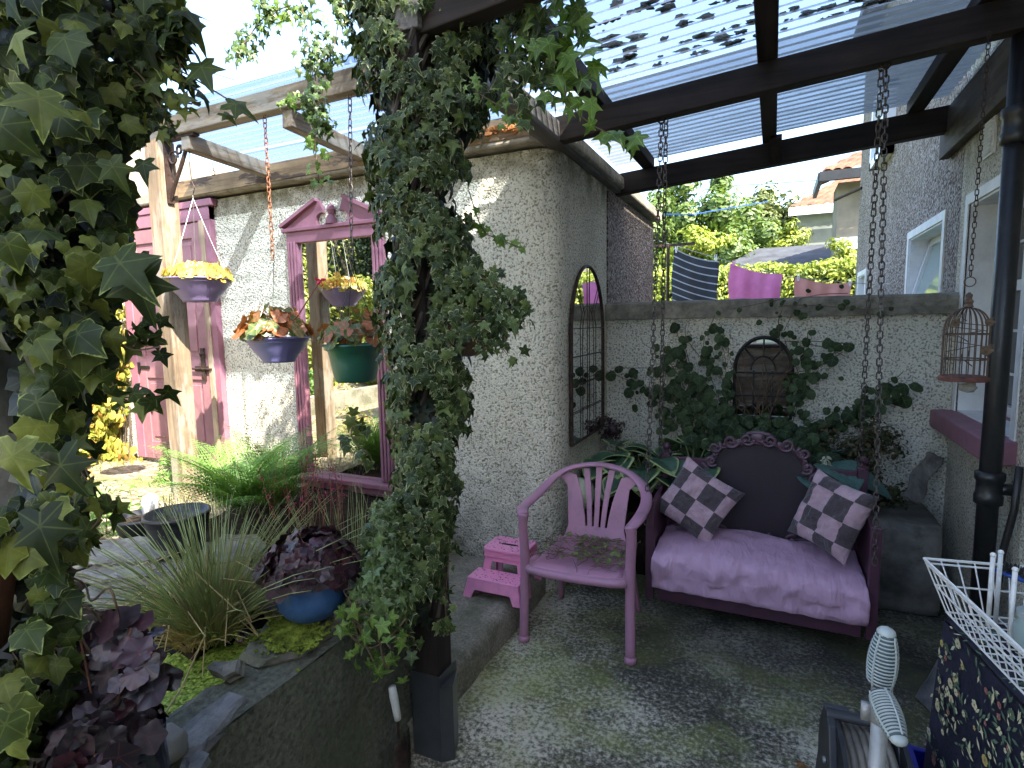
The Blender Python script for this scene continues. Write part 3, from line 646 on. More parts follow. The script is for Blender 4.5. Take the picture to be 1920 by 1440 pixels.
# window by the bird cage
def window(y0, y1, z0, z1, opened=False, sill=True, mull=True):
    xr = XH+.17
    b = MB()
    for (a, c, e, f) in ((y1-.012, y1+.001, z0, z1), (y0-.001, y0+.012, z0, z1)): b.bb(XH+.006, XH+.26, a, c, e, f)
    b.bb(XH+.006, XH+.26, y0+.012, y1-.012, z1-.012, z1+.001); b.bb(XH+.005, XH+.26, y0+.012, y1-.012, z0-.001, z0+.012)
    # painted band round the opening
    e0 = .055
    for (a, c, e, f) in ((y0-e0, y0, z0, z1+e0), (y1, y1+e0, z0, z1+e0), (y0, y1, z1, z1+e0)): b.bb(XH-.006, XH+.01, a, c, e, f)
    w = part('window_reveal', b, M['plaster'], hs)
    b = MB(); t_ = .06
    for (a, c, e, f) in ((y0+.013, y0+t_+.01, z0+.013, z1-.013), (y1-t_-.01, y1-.013, z0+.013, z1-.013)): b.bb(xr, xr+.06, a, c, e, f)
    for (e, f) in ((z0+.014, z0+t_), (z1-t_, z1-.014), (z0+(z1-z0)*.58, z0+(z1-z0)*.58+.055)): b.bb(xr+.002, xr+.058, y0+t_, y1-t_, e, f)
    if mull: b.bb(xr+.001, xr+.057, (y0+y1)/2-.04, (y0+y1)/2+.04, z0+.02, z1-.02)
    win = part('window_frame', b, M['pvc'], hs, bev=.004)
    b = MB(); b.bb(xr+.03, xr+.036, y0+.02, y1-.02, z0+.02, z1-.02); part('pane', b, M['glass'], win)
    for s in (-1, 1):                                   # glazing bars of the panes
        b = MB(); yc = (y0+y1)/2+s*(y1-y0)*.24
        b.bb(xr+.018, xr+.03, yc-.008, yc+.008, z0+.05, z1-.05)
        for k in (.2, .4, .8): b.bb(xr+.018, xr+.03, (y0+.06) if s < 0 else (y0+y1)/2, (y0+y1)/2 if s < 0 else y1-.06, z0+(z1-z0)*k-.007, z0+(z1-z0)*k+.007)
        part('glazing_bar', b, M['pvc'], win)
    if opened:
        b = MB(); c = Vector((XH+.02, (y0+y1)/2, (z0+z1)/2)); Mx = Matrix.Rotation(R(14), 3, 'Y')
        hh = (z1-z0)*.5-.03; ww = (y1-y0)*.5-.04
        for (dy, dz, sy, sz) in ((-ww, 0, .05, 2*hh), (ww, 0, .05, 2*hh), (0, hh, 2*ww, .05), (0, -hh, 2*ww, .05), (0, .1, 2*ww, .02)): b.box(c+Mx @ Vector((0, dy, dz)), (.05, sy, sz), Mx)
        wo_ = part('open_casement', b, M['pvc'], win)
        b = MB(); b.box(c, (.008, 2*ww-.02, 2*hh-.02), Mx); part('casement_glass', b, M['glass_pale'], wo_)
    return win
t = NT('pale_reflecting_glass'); M['glass_pale'] = t.fin((.3, .38, .36, 1), .06, t.bump(t.noise(3, 2), .03, .01), 1.0)
window(3.08, 3.9, WZ0, WZ1); window(4.42, 5.4, WZ0, WZ1, True); window(7.7, 8.3, .9, 2.1, False, mull=False)
b = MB(); b.prism([Vector(p) for p in [(XH-.1, 2.95, 1.055), (XH-.1, 3.99, 1.055), (XH+.17, 3.9, 1.075), (XH+.17, 3.08, 1.075)]], (0, 0, -.1)); 
part('window_sill', b, M['purplesill'], hs, bev=.01)
# small upper casement
b = MB(); y0, y1, z0, z1 = 6.3, 7.0, 3.1, 3.75
for (a, c, e, f) in ((y0, y0+.07, z0, z1), (y1-.07, y1, z0, z1), (y0, y1, z0, z0+.07), (y0, y1, z1-.07, z1)): b.bb(XH-.1, XH+.003, a, c, e, f)
up = part('upper_window', b, M['pvc'], hs); b = MB(); b.bb(XH-.06, XH+.002, y0+.06, y1-.06, z0+.06, z1-.06); part('pane', b, M['glass_pale'], up)
# air vent
b = MB(); vc = G(1860, 257, x=XH); b.bb(XH-.012, XH-.001, vc.y-.07, vc.y+.07, vc.z-.09, vc.z+.09)
for k in range(9): b.box((XH-.016, vc.y, vc.z-.072+k*.018), (.014, .115, .009), Matrix.Rotation(R(-30), 3, 'Y'))
part('air_vent', b, M['plaster'], hs)
# drain pipe
dp = thing('drainpipe', 'black cast drainpipe running down the house wall beside the window', 'drainpipe', (.86, 2.98, 0))
b = MB(); b.tube([(.86, 2.98, 0), (.86, 2.98, 2.75)], .038, 20); part('pipe', b, M['blackpipe'], dp, smooth=True)
for z in (.86, 2.35):
    b = MB(); b.lathe([(.039, -.07), (.051, -.065), (.051, -.03), (.046, -.02), (.046, .03), (.053, .04), (.053, .07), (.040, .075)], (.86, 2.98, z), 20); b.bb(.88, .949, 2.96, 3.0, z-.02, z+.02); part('collar', b, M['blackpipe'], dp, smooth=True)
b = MB(); b.tube([(.93, 2.9, .98), (.925, 2.9, .8), (.9, 2.91, .6), (.89, 2.92, .2)], .014, 8); tag(part('waste_hose', b, M['black_iron'], None, smooth=True), 'thin black hose hanging beside the drainpipe collar', 'hose')

# ================================================================== PATIO CANOPY
pc = thing('patio_canopy', 'dark timber canopy with mossy clear corrugated sheets over the patio', 'canopy', (0, 2.9, 0))
def zr(x): return 2.585+(x+1.1)*.075            # the underside of the beams rises to the house
def cbeam(name, y, w, h, mat, xa=-1.15, xb=.945, dz=0):
    b = MB(); b.beam((xa, y, zr(xa)+h/2+dz-.05), (xb, y, zr(xb)+h/2+dz-.05), w, h); return part(name, b, mat, pc, bev=.006)
PY = 1.66
cbeam('beam', PY, .07, .13, M['wdarkx']); cbeam('beam', 2.95, .075, .13, M['wdarkx'], dz=.015); cbeam('beam', 4.27, .08, .15, M['wdarkx'], dz=.0)
for (x, ya, yb_) in ((-.06, .1, 4.27), (.74, .1, 4.27), (-.86, .1, 4.27)):
    b = MB(); zc = zr(x)+.135; b.beam((x, ya, zc), (x, yb_, zc), .085, .07); part('rafter', b, M['wdarky'], pc, bev=.005)
b = MB(); b.beam((-1.1, 1.6, 2.6), (-1.1, 4.25, 2.6), .09, .11); b.beam((-1.13, 1.6, 2.68), (-1.13, 4.2, 2.68), .03, .06); part('side_plate', b, M['wgreyy'], pc, bev=.004)
b = MB(); b.beam((.922, .1, 2.69), (.922, 4.38, 2.69), .05, .27); part('wall_plate', b, M['wmid2y'], pc, bev=.004)
for (x, y) in ((-.02, 4.1),):
    b = MB(); b.beam((x, y, zr(x)+.09), (x+(.3 if x > 0 else 0), y+.4 if x > 0 else y+.14, zr(x)-.03), .07, .05); part('brace', b, M['wdarky'], pc, bev=.004)
b = MB(); b.bb(-1.17, -1.07, PY-.05, PY+.05, 0.0, 2.56); post = part('post', b, M['wdarkz'], pc, bev=.005)
b = MB()
for (xx0, xx1, yy0, yy1) in ((-1.178, -1.062, PY-.062, PY-.056), (-1.062, -1.056, PY-.062, PY+.06)): b.bb(xx0, xx1, yy0, yy1, .0, .33)
b.prism([Vector((-1.056, PY-.06, 0)), Vector((-1.02, PY-.03, 0)), Vector((-1.056, PY+.06, 0))], (0, 0, .29))
part('plastic_sleeve', b, M['sleeve'] if 'sleeve' in M else M['sheetgrey'], post)
# sheets: corrugations run up towards the house (along X)
def corr(xa, xb, ya, yb_, zf, pitch=.076, amp=.011, nx=10):
    b = MB(); n = int((yb_-ya)/pitch*8)
    def f(u, v):
        x = xa+(xb-xa)*u; y = ya+(yb_-ya)*v; ph = y/pitch*2*PI
        return Vector((x, y, zf(x)+amp*math.sin(ph)+.0015*mnoise.noise(Vector((x*2, y*2, 0)))))
    b.grid(nx, n, f); return b
part('roof_sheet', corr(-1.2, .92, .1, 2.93, lambda x: zr(x)+.188), M['sheet'], pc, smooth=True, fixn=False)
part('grey_roof_sheet', corr(-1.12, .92, 2.93, 4.36, lambda x: zr(x)+.186), M['sheetgrey'], pc, smooth=True, fixn=False)
b = MB()
for k in range(760):
    u = rs.random()**.8; v = rs.random()
    x = -.95+u*1.8; y = 1.5+1.4*v
    if rs.random() < .45: x = .2+.6*rs.random()
    y = round(y/.076)*.076-.019+.012*rs.uniform(-1, 1)
    s = rs.uniform(.35, 1)**2
    b.blob((x, y, zr(x)+.186+.008*s), (.0125*s+.003), (rs.uniform(1.2, 3.6), .8, .8), 2, .7, 0, k)
o = part('moss_clumps', b, M['moss'], pc, smooth=True); o['kind'] = 'stuff'
# debris line in the sheet overlap
b = MB()
for yy in (1.98, 1.62, 2.36):
    for k in range(150):
        x = -1.05+1.9*rs.random(); b.blob((x, yy+rs.uniform(-.012, .012), zr(x)+.19), .005+.007*rs.random(), (1.6, 1, .6), 1, .4, 0, k)
o = part('sheet_debris', b, M['moss'], pc); o['kind'] = 'stuff'

# ================================================================== LEFT CANOPY (over the door and mirror)
lc = thing('side_canopy', 'weathered brown timber canopy with clear corrugated sheets against the outbuilding', 'canopy', (-2.4, 2.5, 0))
BY = 2.32
b = MB(); b.beam((-3.68, BY, 2.79), (-1.13, BY, 2.80), .075, .11); part('front_beam', b, M['woldx'], lc, bev=.006)
for x in (-3.16, -2.35, -1.55):
    b = MB(); b.beam((x, BY-.02, 2.69), (x, YF-.02, 2.66), .07, .09); part('rafter', b, M['woldy'], lc, bev=.005)
b = MB(); b.beam((-4.3, YF-.05, 2.635), (-1.15, YF-.05, 2.66), .05, .12); part('wall_plate', b, M['peel'], lc, bev=.005)
px = G(309, 400, y=BY).x
b = MB(); b.bb(px-.058, px+.058, BY-.058, BY+.058, .46, 2.733); part('post', b, M['woldz'], lc, bev=.006)
b = MB()
for s in (1,):
    x = px+.06
    b.bb(x, x+.012, BY-.02, BY+.02, 2.36, 2.73); b.bb(x, x+.28, BY-.02, BY+.02, 2.72, 2.733)
    b.tube([(x+.005, BY, 2.38), (x+.05, BY, 2.46), (x+.12, BY, 2.56), (x+.22, BY, 2.72)], .012, 6)
    for (cx_, cz, r_) in ((x+.06, 2.62, .045), (x+.12, 2.66, .03)):
        b.tube([(cx_+r_*math.cos(a)*(1-a/14), BY, cz+r_*math.sin(a)*(1-a/14)) for a in [k*.5 for k in range(16)]], .007, 6)
part('bracket', b, M['iron'], lc)
part('roof_sheet', corr(-3.8, -1.2, 2.2, 3.0, lambda x: 2.865), M['sheetleft'], lc, smooth=True, fixn=False)
part('edge_sheet', corr(-3.8, -1.2, 3.0, 3.3, lambda x: 2.85), M['sheetleft'], lc, smooth=True, fixn=False)

# ================================================================== CHAINS
def chain(name, label, a, b_, pitch=.03, r=.0032, w=.0105, mat='chain', group=None, twist=0):
    a = Vector(a); b_ = Vector(b_); d = b_-a; n = max(1, int(d.length/pitch)); d.normalize()
    sx = d.cross(Vector((0, 1, .1))).normalized(); sy = d.cross(sx); m = MB(); L = pitch*.5+r*1.2
    for i in range(n+1):
        c = a+d*pitch*i; ang = (PI/2 if i % 2 else 0)+.35*math.sin(i*1.7)+twist
        u = sx*math.cos(ang)+sy*math.sin(ang); P = []
        for k in range(10):
            t_ = 2*PI*k/10; q = math.cos(t_); P.append(c+u*(w*math.sin(t_))+d*((L-w)*(1 if q > .01 else -1 if q < -.01 else 0)+w*q))
        m.tube(P, r, 5, closed=True)
    return tag(part(name, m, M[mat], None, smooth=True), label, 'chain', group)
BX0, BX1, BY0, BY1 = -.56, .45, 2.89, 3.40
lt = Vector((G(1240, 262, y=2.95).x, 2.95, zr(-.56)-.04)); rt = Vector((G(1659, 175, y=2.95).x, 2.95, zr(.3)-.03))
g = 'chains carrying the swing seat'
lfy = G(1211, 985, y=2.88); lb = G(1238, 868, y=3.36); rf = G(1640, 1062, y=2.88); rb = G(1612, 868, y=3.36)
chain('chain', 'left swing chain running down to the front arm of the seat', lt, lfy, mat='chain', group=g)
chain('chain', 'left swing chain running back to the rear post behind the pillow', lt+Vector((.02, .01, 0)), lb, mat='chain', group=g, twist=.4)
chain('chain', 'right swing chain hanging down past the seat arm beside the concrete block', rt+Vector((.0, 0, 0)), rf, mat='chain', group=g)
chain('chain', 'right swing chain running back to the rear post by the dark shrub', rt+Vector((-.015, .01, 0)), rb, mat='chain', group=g, twist=.5)
for p in (lt, rt):
    b = MB(); b.tube([p+Vector((0, 0, .05)), p+Vector((0, 0, .02))]+[p+Vector((.016*math.sin(a), 0, .003+.016*math.cos(a))) for a in [k*.6 for k in range(10)]], .004, 6)
    tag(part('eye_bolt', b, M['iron']), 'eye bolt in the dark beam holding the %s swing chains' % ('left' if p.x < 0 else 'right'), 'bolt')

# ================================================================== SWING SEAT (an old carved bed head)
sw = thing('swing_seat', 'plum painted swing seat made from a carved headboard, hanging on chains', 'swing seat', (-.05, 3.1, .2))
b = MB(); b.bb(BX0+.03, BX1-.03, BY0+.02, BY1-.02, .165, .19); b.bb(BX0+.04, BX1-.04, BY0, BY0+.022, .125, .195); part('seat_base', b, M['plum'], sw, bev=.004)
for s, x in ((-1, BX0), (1, BX1)):
    b = MB(); b.bb(x-.012, x+.012, BY0+.03, BY1-.03, .15, .62)
    b.prism([Vector((x-.012, BY0+.03, .62)), Vector((x-.012, BY1-.03, .62)), Vector((x-.012, BY1-.03, .66))], (.024, 0, 0))
    b.bb(x-.022, x+.022, BY0+.0, BY0+.035, .12, .655); part('arm_panel', b, M['plum'], sw, bev=.004)
    b = MB(); b.bb(x-.024, x+.024, BY1-.03, BY1+.018, .12, .80)
    b.lathe([(.03, .80), (.03, .812), (.014, .82), (.014, .828), (.023, .84), (.024, .85), (.012, .868), (.001, .87)], (x, BY1-.006, 0), 16)
    part('rear_post', b, M['plum'], sw, bev=.003)
b = MB(); b.bb(BX0+.025, BX1-.025, BY1-.02, BY1+.006, .2, .79); part('back_board', b, M['plum'], sw, bev=.003)
# the raised panel and its carved border
pcx = G(1420, 900, y=3.36).x; yp = BY1-.032
def headprof(t_):
    """border of the panel, t from -1 to 1 (left foot over the crown to right foot)"""
    a = abs(t_); s = 1 if t_ > 0 else -1
    pts = [(0, .905), (.10, .895), (.17, .862), (.20, .80), (.235, .735), (.275, .685), (.285, .60), (.262, .48), (.22, .40), (.12, .365), (0, .36)]
    f = a*(len(pts)-1); i = min(int(f), len(pts)-2); k = f-i
    return Vector((pcx+s*1.14*(pts[i][0]*(1-k)+pts[i+1][0]*k), yp, pts[i][1]*(1-k)+pts[i+1][1]*k))
N = 80; loop = [headprof(-1+2*k/N) for k in range(N)]
b = MB(); b.prism(loop, (0, .016, 0)); part('panel', b, M['panel'], sw)
b = MB()
for k in range(3):
    ph = k*2*PI/3
    P = []
    for i in range(240):
        p = headprof(-1+2*i/240); c = Vector((pcx, yp, .63)); o_ = (p-c); o_.y = 0; o_.normalize()
        P.append(p+o_*(.012+.011*math.sin(i*.42+ph))+Vector((0, -.012+.008*math.cos(i*.42+ph), 0)))
    b.tube(P, .0075, 5, closed=True)
def scroll(cx_, cz, r0, turns, s, st0, thick=.011):
    P = []; rr_ = []
    for i in range(int(turns*14)):
        a = st0+s*i*2*PI/14; q = 1-i/(turns*14)
        P.append(Vector((cx_+r0*q*math.cos(a), yp-.016-.006*(1-q), cz+r0*q*math.sin(a)))); rr_.append(thick*(.5+.6*q))
    b.tube(P, rr_, 6)
for s in (-1, 1):
    for (dx, z, r0, tn, st0) in ((.05, .93, .038, 1.6, PI), (.125, .912, .042, 1.7, PI*.9), (.2, .872, .036, 1.6, PI*.7), (.215, .79, .034, 1.6, PI*1.2), (.265, .72, .05, 1.9, PI*.5), (.31, .665, .034, 1.6, PI), (.305, .59, .03, 1.5, PI*.4),
                              (.29, .50, .034, 1.6, 0), (.24, .41, .04, 1.7, 0), (.16, .375, .036, 1.6, PI*.3), (.07, .36, .04, 1.6, PI*.5)):
        scroll(pcx+s*dx*1.14, z, r0, tn, s, st0 if s > 0 else PI-st0)
    for i in range(26):
        p = headprof(s*(i+.5)/26*.95)+Vector((0, -.02, 0)); c = Vector((pcx, yp, .63)); o_ = (p-c).normalized()
        b.blob(p+o_*.02, .013, (1, .6, 1), 1, .3, 0, i)
b.blob((pcx, yp-.01, .945), .032, (1.3, .5, 1), 2, .3)
b.tube([(pcx-.09, yp-.012, .935), (pcx-.05, yp-.014, .965), (pcx, yp-.014, .972), (pcx+.05, yp-.014, .965), (pcx+.09, yp-.012, .935)], .010, 6)
part('carved_border', b, M['plumdark'], sw, smooth=True)

# cushion
def boxcushion(c, sx, sy, sz, n, fn):
    bm = bmesh.new(); bmesh.ops.create_cube(bm, size=1); bmesh.ops.subdivide_edges(bm, edges=bm.edges[:], cuts=n, use_grid_fill=True)
    vs = [fn(v.co.copy()) for v in bm.verts]; fs = [tuple(v.index for v in f.verts) for f in bm.faces]; bm.free()
    m = MB(); m.add([Vector((v.x*sx, v.y*sy, v.z*sz))+Vector(c) for v in vs], fs); return m
def cf(v):
    x, y, z = v.x*2, v.y*2, v.z*2
    # rounded edges
    k = 1-.045*(abs(y)**6*abs(z)**6)-.03*abs(x)**8*abs(z)**8
    zz = z*(.5 if True else 1)
    puff = (1-x**4)*(1-y**4)
    o = Vector((x*.5*(1-.012*abs(z)**2), y*.5*k, z*.5*(1-.10*abs(y)**10)))
    if z > 0: o.z += .13*puff*abs(z)
    sag = .10*math.sin((x+1)*2.2)-.1*x
    o.z += sag*.35*(1 if z > 0 else .4)
    edge = max(abs(z) > .98 and abs(y) > .98, 0)
    n1 = mnoise.noise(Vector((x*9, y*1.6, z*2+3))); n2 = mnoise.noise(Vector((x*4, y*3, z)))
    pin = abs(math.sin(x*12.5+n2*3))**.3
    o.z += (.07*n1*(.6+.8*abs(y))+.05*n2)*(1 if z > -.9 else .2)-.03*(1-pin)*abs(y)*(z > 0)
    fr_ = 1 if abs(y) > .9 else .3
    o.y += .075*mnoise.noise(Vector((x*16, z*1.2, 7)))*fr_*(1-abs(z)*.4)+(.022*math.sin(z*PI/2+.2))*(1 if y > 0 else -1)*(1-abs(z))
    return o
m = boxcushion((-.055, 3.10, .292), .975, .535, .195, 36, cf)
cu = part('seat_cushion', m, M['cushion'], None, smooth=True, sub=1)
tag(cu, 'long lilac box cushion lying on the swing seat', 'cushion')
b = MB()
def edgept(x, yy, zz): return Vector((x*.985-.055, 3.105+yy, .318+zz))
for k in range(34):
    x = rs.uniform(-.48, .48); z = rs.uniform(-.06, .07)
    b.blob((x*.975-.055, 2.835, .292+z), .0035, sub=1, jit=0) if rs.random() < .4 else None


def pillow(label, c, w, h, th, Rm, n=20, seed=0):
    m = MB(); nn = n
    def f(u, v, s):
        x = u*2-1; y = v*2-1
        pinch = 1-.10*(1-abs(x)**2)*abs(y)**3 ; pin2 = 1-.10*(1-abs(y)**2)*abs(x)**3
        t_ = max(0, (1-abs(x)**3.0))*max(0, (1-abs(y)**3.0)); t_ = t_**.55
        wr = .22*mnoise.noise(Vector((x*3.2, y*3.2, seed+s)))+.16*mnoise.noise(Vector((x*8, y*8, seed)))
        return Vector((x*w/2*pin2, s*(th/2*t_*(1+wr*1.2)), y*h/2*pinch))
    for s in (-1, 1):
        vs = [Rm @ f(i/nn, j/nn, s)+Vector(c) for j in range(nn+1) for i in range(nn+1)]
        base = len(m.v); m.v += [tuple(v) for v in vs]
        for j in range(nn):
            for i in range(nn):
                m.f.append((base+j*(nn+1)+i, base+j*(nn+1)+i+1, base+(j+1)*(nn+1)+i+1, base+(j+1)*(nn+1)+i))
                m.m.append((int(i*3.4/nn+.3)+int(j*3.4/nn+.3)) % 2)
    o = part('throw_pillow', m, [M['velvetgrey'], M['velvetpink']], None, smooth=True)
    return tag(o, label, 'pillow', 'patchwork pillows on the swing seat')
c1 = G(1306, 942, y=3.12); c2 = G(1558, 968, y=3.10)
Rm = Matrix.Rotation(R(-22), 3, 'X') @ Matrix.Rotation(R(30), 3, 'Y')
pillow('patchwork velvet pillow standing on its corner at the left end of the lilac cushion', c1+Vector((0, .03, 0)), .36, .36, .13, Rm, 32, 1)
Rm = Matrix.Rotation(R(-36), 3, 'Z') @ Matrix.Rotation(R(-20), 3, 'X') @ Matrix.Rotation(R(12), 3, 'Y')
pillow('patchwork velvet pillow leaning on the right arm of the swing seat', c2+Vector((0, .02, 0)), .33, .37, .15, Rm, 32, 5)

# ================================================================== LILAC ARMCHAIR
ch = thing('garden_armchair', 'lilac plastic garden armchair with a fan back, cut vines on its seat', 'chair', (-.845, 2.72, 0), R(3))
def P_(x, y, z): return Vector((x, y, z))
band = [(-.265, -.25, .655), (-.285, -.2, .672), (-.29, -.08, .672), (-.288, .05, .675), (-.272, .15, .70), (-.225, .215, .745), (-.14, .25, .785), (0, .265, .805)]
band = band+[(-x, y, z) for x, y, z in band[-2::-1]]
def smooth_pts(P, k=4):
    out = []; n = len(P)
    for i in range(n-1):
        p0, p1, p2, p3 = [Vector(P[min(max(j, 0), n-1)]) for j in (i-1, i, i+1, i+2)]
        for q in range(k):
            t_ = q/k; out.append(.5*((2*p1)+(-p0+p2)*t_+(2*p0-5*p1+4*p2-p3)*t_*t_+(-p0+3*p1-3*p2+p3)*t_**3))
    out.append(Vector(P[-1])); return out
b = MB(); bp = smooth_pts(band, 5); b.tube(bp, .030, 10, flat=.42, up=(0, 0, 1)); part('arm_band', b, M['lilacplastic'], ch, smooth=True, local=True)
for s in (-1, 1):
    b = MB(); b.tube(smooth_pts([(s*.262, -.252, .66), (s*.268, -.25, .60), (s*.262, -.245, .42), (s*.268, -.26, .0)], 5), [.027]*4+[.024]*12, 12, flat=.8, up=(0, 1, 0)); 
    b.lathe([(.024, .0), (.029, .003), (.029, .02), (.024, .03)], (s*.268, -.26, 0), 14)
    part('leg', b, M['lilacplastic'], ch, smooth=True, local=True)
    b = MB(); b.tube(smooth_pts([(s*.20, .16, .40), (s*.205, .19, .2), (s*.225, .24, .0)], 4), .022, 10, flat=.7); part('leg', b, M['lilacplastic'], ch, smooth=True, local=True)
def seatf(u, v):
    y = -.265+.43*v; w = .235-.035*v; x = (u*2-1)*w
    z = .415-.02*(1-(u*2-1)**4)*math.sin(PI*v)-.01*v
    if v < .12: z -= (.12-v)**2*1.6
    z -= .022*max(0, abs(u*2-1)-.88)/.12
    return Vector((x, y+.02*(1-(u*2-1)**2)*(-1 if v < .5 else 0), z))
b = MB(); b.grid(28, 24, seatf)
part('seat', b, M['lilacplastic'], ch, smooth=True, local=True, solid=.012)
b = MB(); b.tube(smooth_pts([(-.235, -.14, .39), (-.236, -.235, .385), (-.2, -.27, .383), (0, -.285, .383), (.2, -.27, .383), (.236, -.235, .385), (.235, -.14, .39)], 5), .024, 8, flat=.9, up=(0, 0, 1)); b.beam((-.262, -.2, .375), (.262, -.2, .375), .02, .03)
part('seat_rim', b, M['lilacplastic'], ch, smooth=True, local=True)
# back: solid lower part, five slats fanning out to the band, solid cheeks
def backp(x, z):
    k = (z-.40)/.40; return Vector((x, .155+.105*k+.0*x-.35*x*x, z))
b = MB()
def ribbon(P0, P1, w0, w1, n=10, curve=0, th=.011):
    vs = []
    for i in range(n+1):
        t_ = i/n; x = P0[0]*(1-t_)+P1[0]*t_+curve*math.sin(PI*t_); z = P0[1]*(1-t_)+P1[1]*t_; w = w0*(1-t_)+w1*t_
        for q in (-1, 1): vs.append(backp(x+q*w/2, z))
    vs2 = [v+Vector((0, th, 0)) for v in vs]; m_ = len(vs); fs = []
    for i in range(n):
        a = 2*i; fs += [(a, a+1, a+3, a+2), (m_+a, m_+a+2, m_+a+3, m_+a+1), (a, a+2, m_+a+2, m_+a), (a+1, m_+a+1, m_+a+3, a+3)]
    b.add(vs+vs2, fs)
ribbon((0, .39), (0, .475), .36, .31, 4)
for i in range(5):
    s = i-2; ribbon((s*.036, .47), (s*.072, .79-.012*s*s), .026, .036, 10, -s*.005)
for s in (-1, 1):
    ribbon((s*.118, .47), (s*.145, .69), .075, .06, 8, 0); ribbon((s*.145, .685), (s*.19, .75), .06, .09, 5, 0)
part('backrest', b, M['lilacplastic'], ch, smooth=False, local=True, bev=.003)
# cut vines lying on the seat
b = MB()
for k in range(130):
    x = rs.gauss(-.84, .13); y = rs.uniform(2.56, 2.86); z = .422
    x = min(-.63, max(-1.06, x)); a = rs.random()*6.3; L = rs.uniform(.06, .24); P = []
    for i in range(7):
        P.append((x, y, max(.412, z+rs.uniform(-.002, .014)))); a += rs.uniform(-.7, .7); x = min(-.61, max(-1.08, x+math.cos(a)*L/6)); y = min(2.9, max(2.5, y+math.sin(a)*L/6))
    b.tube(P, rs.uniform(.0008, .0022), 4)
b.tube([(-1.0, 2.6, .43), (-.86, 2.52, .44), (-.82, 2.46, .42), (-.815, 2.43, .36), (-.82, 2.43, .3)], .0016, 4); b.tube([(-.7, 2.6, .43), (-.76, 2.46, .425), (-.78, 2.435, .35)], .0013, 4)
cl = part('vine_clippings', b, M['twig']); tag(cl, 'heap of cut vine clippings and tendrils on the lilac chair seat', 'clippings', kind='stuff')
n = 120; P = [(min(-.64, max(-1.04, rs.gauss(-.82, .11))), rs.uniform(2.55, 2.85), .425+.02*rs.random()) for _ in range(n)]
leaves('cut_leaves', IVY, P, [(rs.uniform(-.6, .6), rs.uniform(-.6, .6), 1) for _ in P], [(rs.uniform(-1, 1), rs.uniform(-1, 1), 0) for _ in P], [rs.uniform(.012, .035) for _ in P], M['creeper2'] if 'creeper2' in M else M['ivylight'], cl)

# ================================================================== PINK STEP STOOL
ss = thing('step_stool', 'bright pink plastic two tread step stool on the concrete step', 'stool', (-1.295, 2.6, .15))
def tread(w0, w1, yf0, yf1, yb, zt, zb, cut, thick=.02):
    """one tread box: splayed front with a cut-out arch"""
    b = MB(); ht = zt-zb
    P = [(-w1/2, zb), (-w1/2+.05, zb), (-w1/2+.07, zb+cut), (w1/2-.07, zb+cut), (w1/2-.05, zb), (w1/2, zb), (w0/2, zt), (-w0/2, zt)]
    def yy(z): return yf1+(yf0-yf1)*(z-zb)/ht
    b.prism([Vector((x, yy(z), z)) for x, z in P], (0, .012, 0)); 
    for s in (-1, 1):
        b.prism([Vector((s*w1/2, yy(zb), zb)), Vector((s*(w1/2), yy(zb)+.05, zb)), Vector((s*(w1+w0)/4, yy(zb)+.06, zb+cut)), Vector((s*(w1+w0)/4, yb-.05, zb+cut)), Vector((s*w1/2, yb-.03, zb)), Vector((s*w1/2, yb, zb)), Vector((s*w0/2, yb, zt)), Vector((s*w0/2, yy(zt), zt))], (-s*.01, 0, 0))
    return b
S0 = Vector((-1.295, 2.47, .15))
def off(b, o): b.v = [(v[0]+o.x, v[1]+o.y, v[2]+o.z) for v in b.v]; return b
b = tread(.30, .345, .02, .0, .14, .105, 0, .045); b.bb(-.15, .15, .018, .15, .094, .108); part('lower_tread', off(b, S0), M['pinkplastic'], ss, bev=.006)
b = tread(.225, .29, .175, .145, .36, .225, 0, .145)
b.prism([Vector((x, y, .224)) for x, y in [(-.125, .165), (-.1, .15), (.1, .15), (.125, .165), (.125, .325), (.1, .345), (-.1, .345), (-.125, .325)]], (0, 0, -.018))
b.bb(-.12, .12, .158, .17, .17, .222)
P = [(-.14, 0), (-.1, 0), (-.09, .14), (.09, .14), (.1, 0), (.14, 0), (.11, .215), (-.11, .215)]
b.prism([Vector((x, .355-z*.1, z)) for x, z in P], (0, -.012, 0))
up_ = part('upper_tread', off(b, S0), M['pinkplastic'], ss, bev=.006)
b = MB(); b.add([S0+Vector((x, y, .2245)) for x, y in [(.035*math.cos(a)+(.018 if math.cos(a) > 0 else -.018), .24+.011*math.sin(a)) for a in [k*PI/8 for k in range(16)]]], [tuple(range(16))]); part('hand_slot', b, M['soil'], up_)  # flat dark face; the shade of the open slot is put into its colour
b = MB()
for k in range(170):
    top = rs.random() < .6
    x = rs.uniform(-.105, .105) if top else rs.uniform(-.135, .135); y = rs.uniform(.16, .33) if top else rs.uniform(.03, .135); z = .2255 if top else .1085
    b.blob(S0+Vector((x, y, z)), rs.uniform(.0012, .0035), (1.4, 1, .4), 1, .4, 0, k)
o = part('speckles_of_dirt', b, M['moss'], ss); o['kind'] = 'stuff'

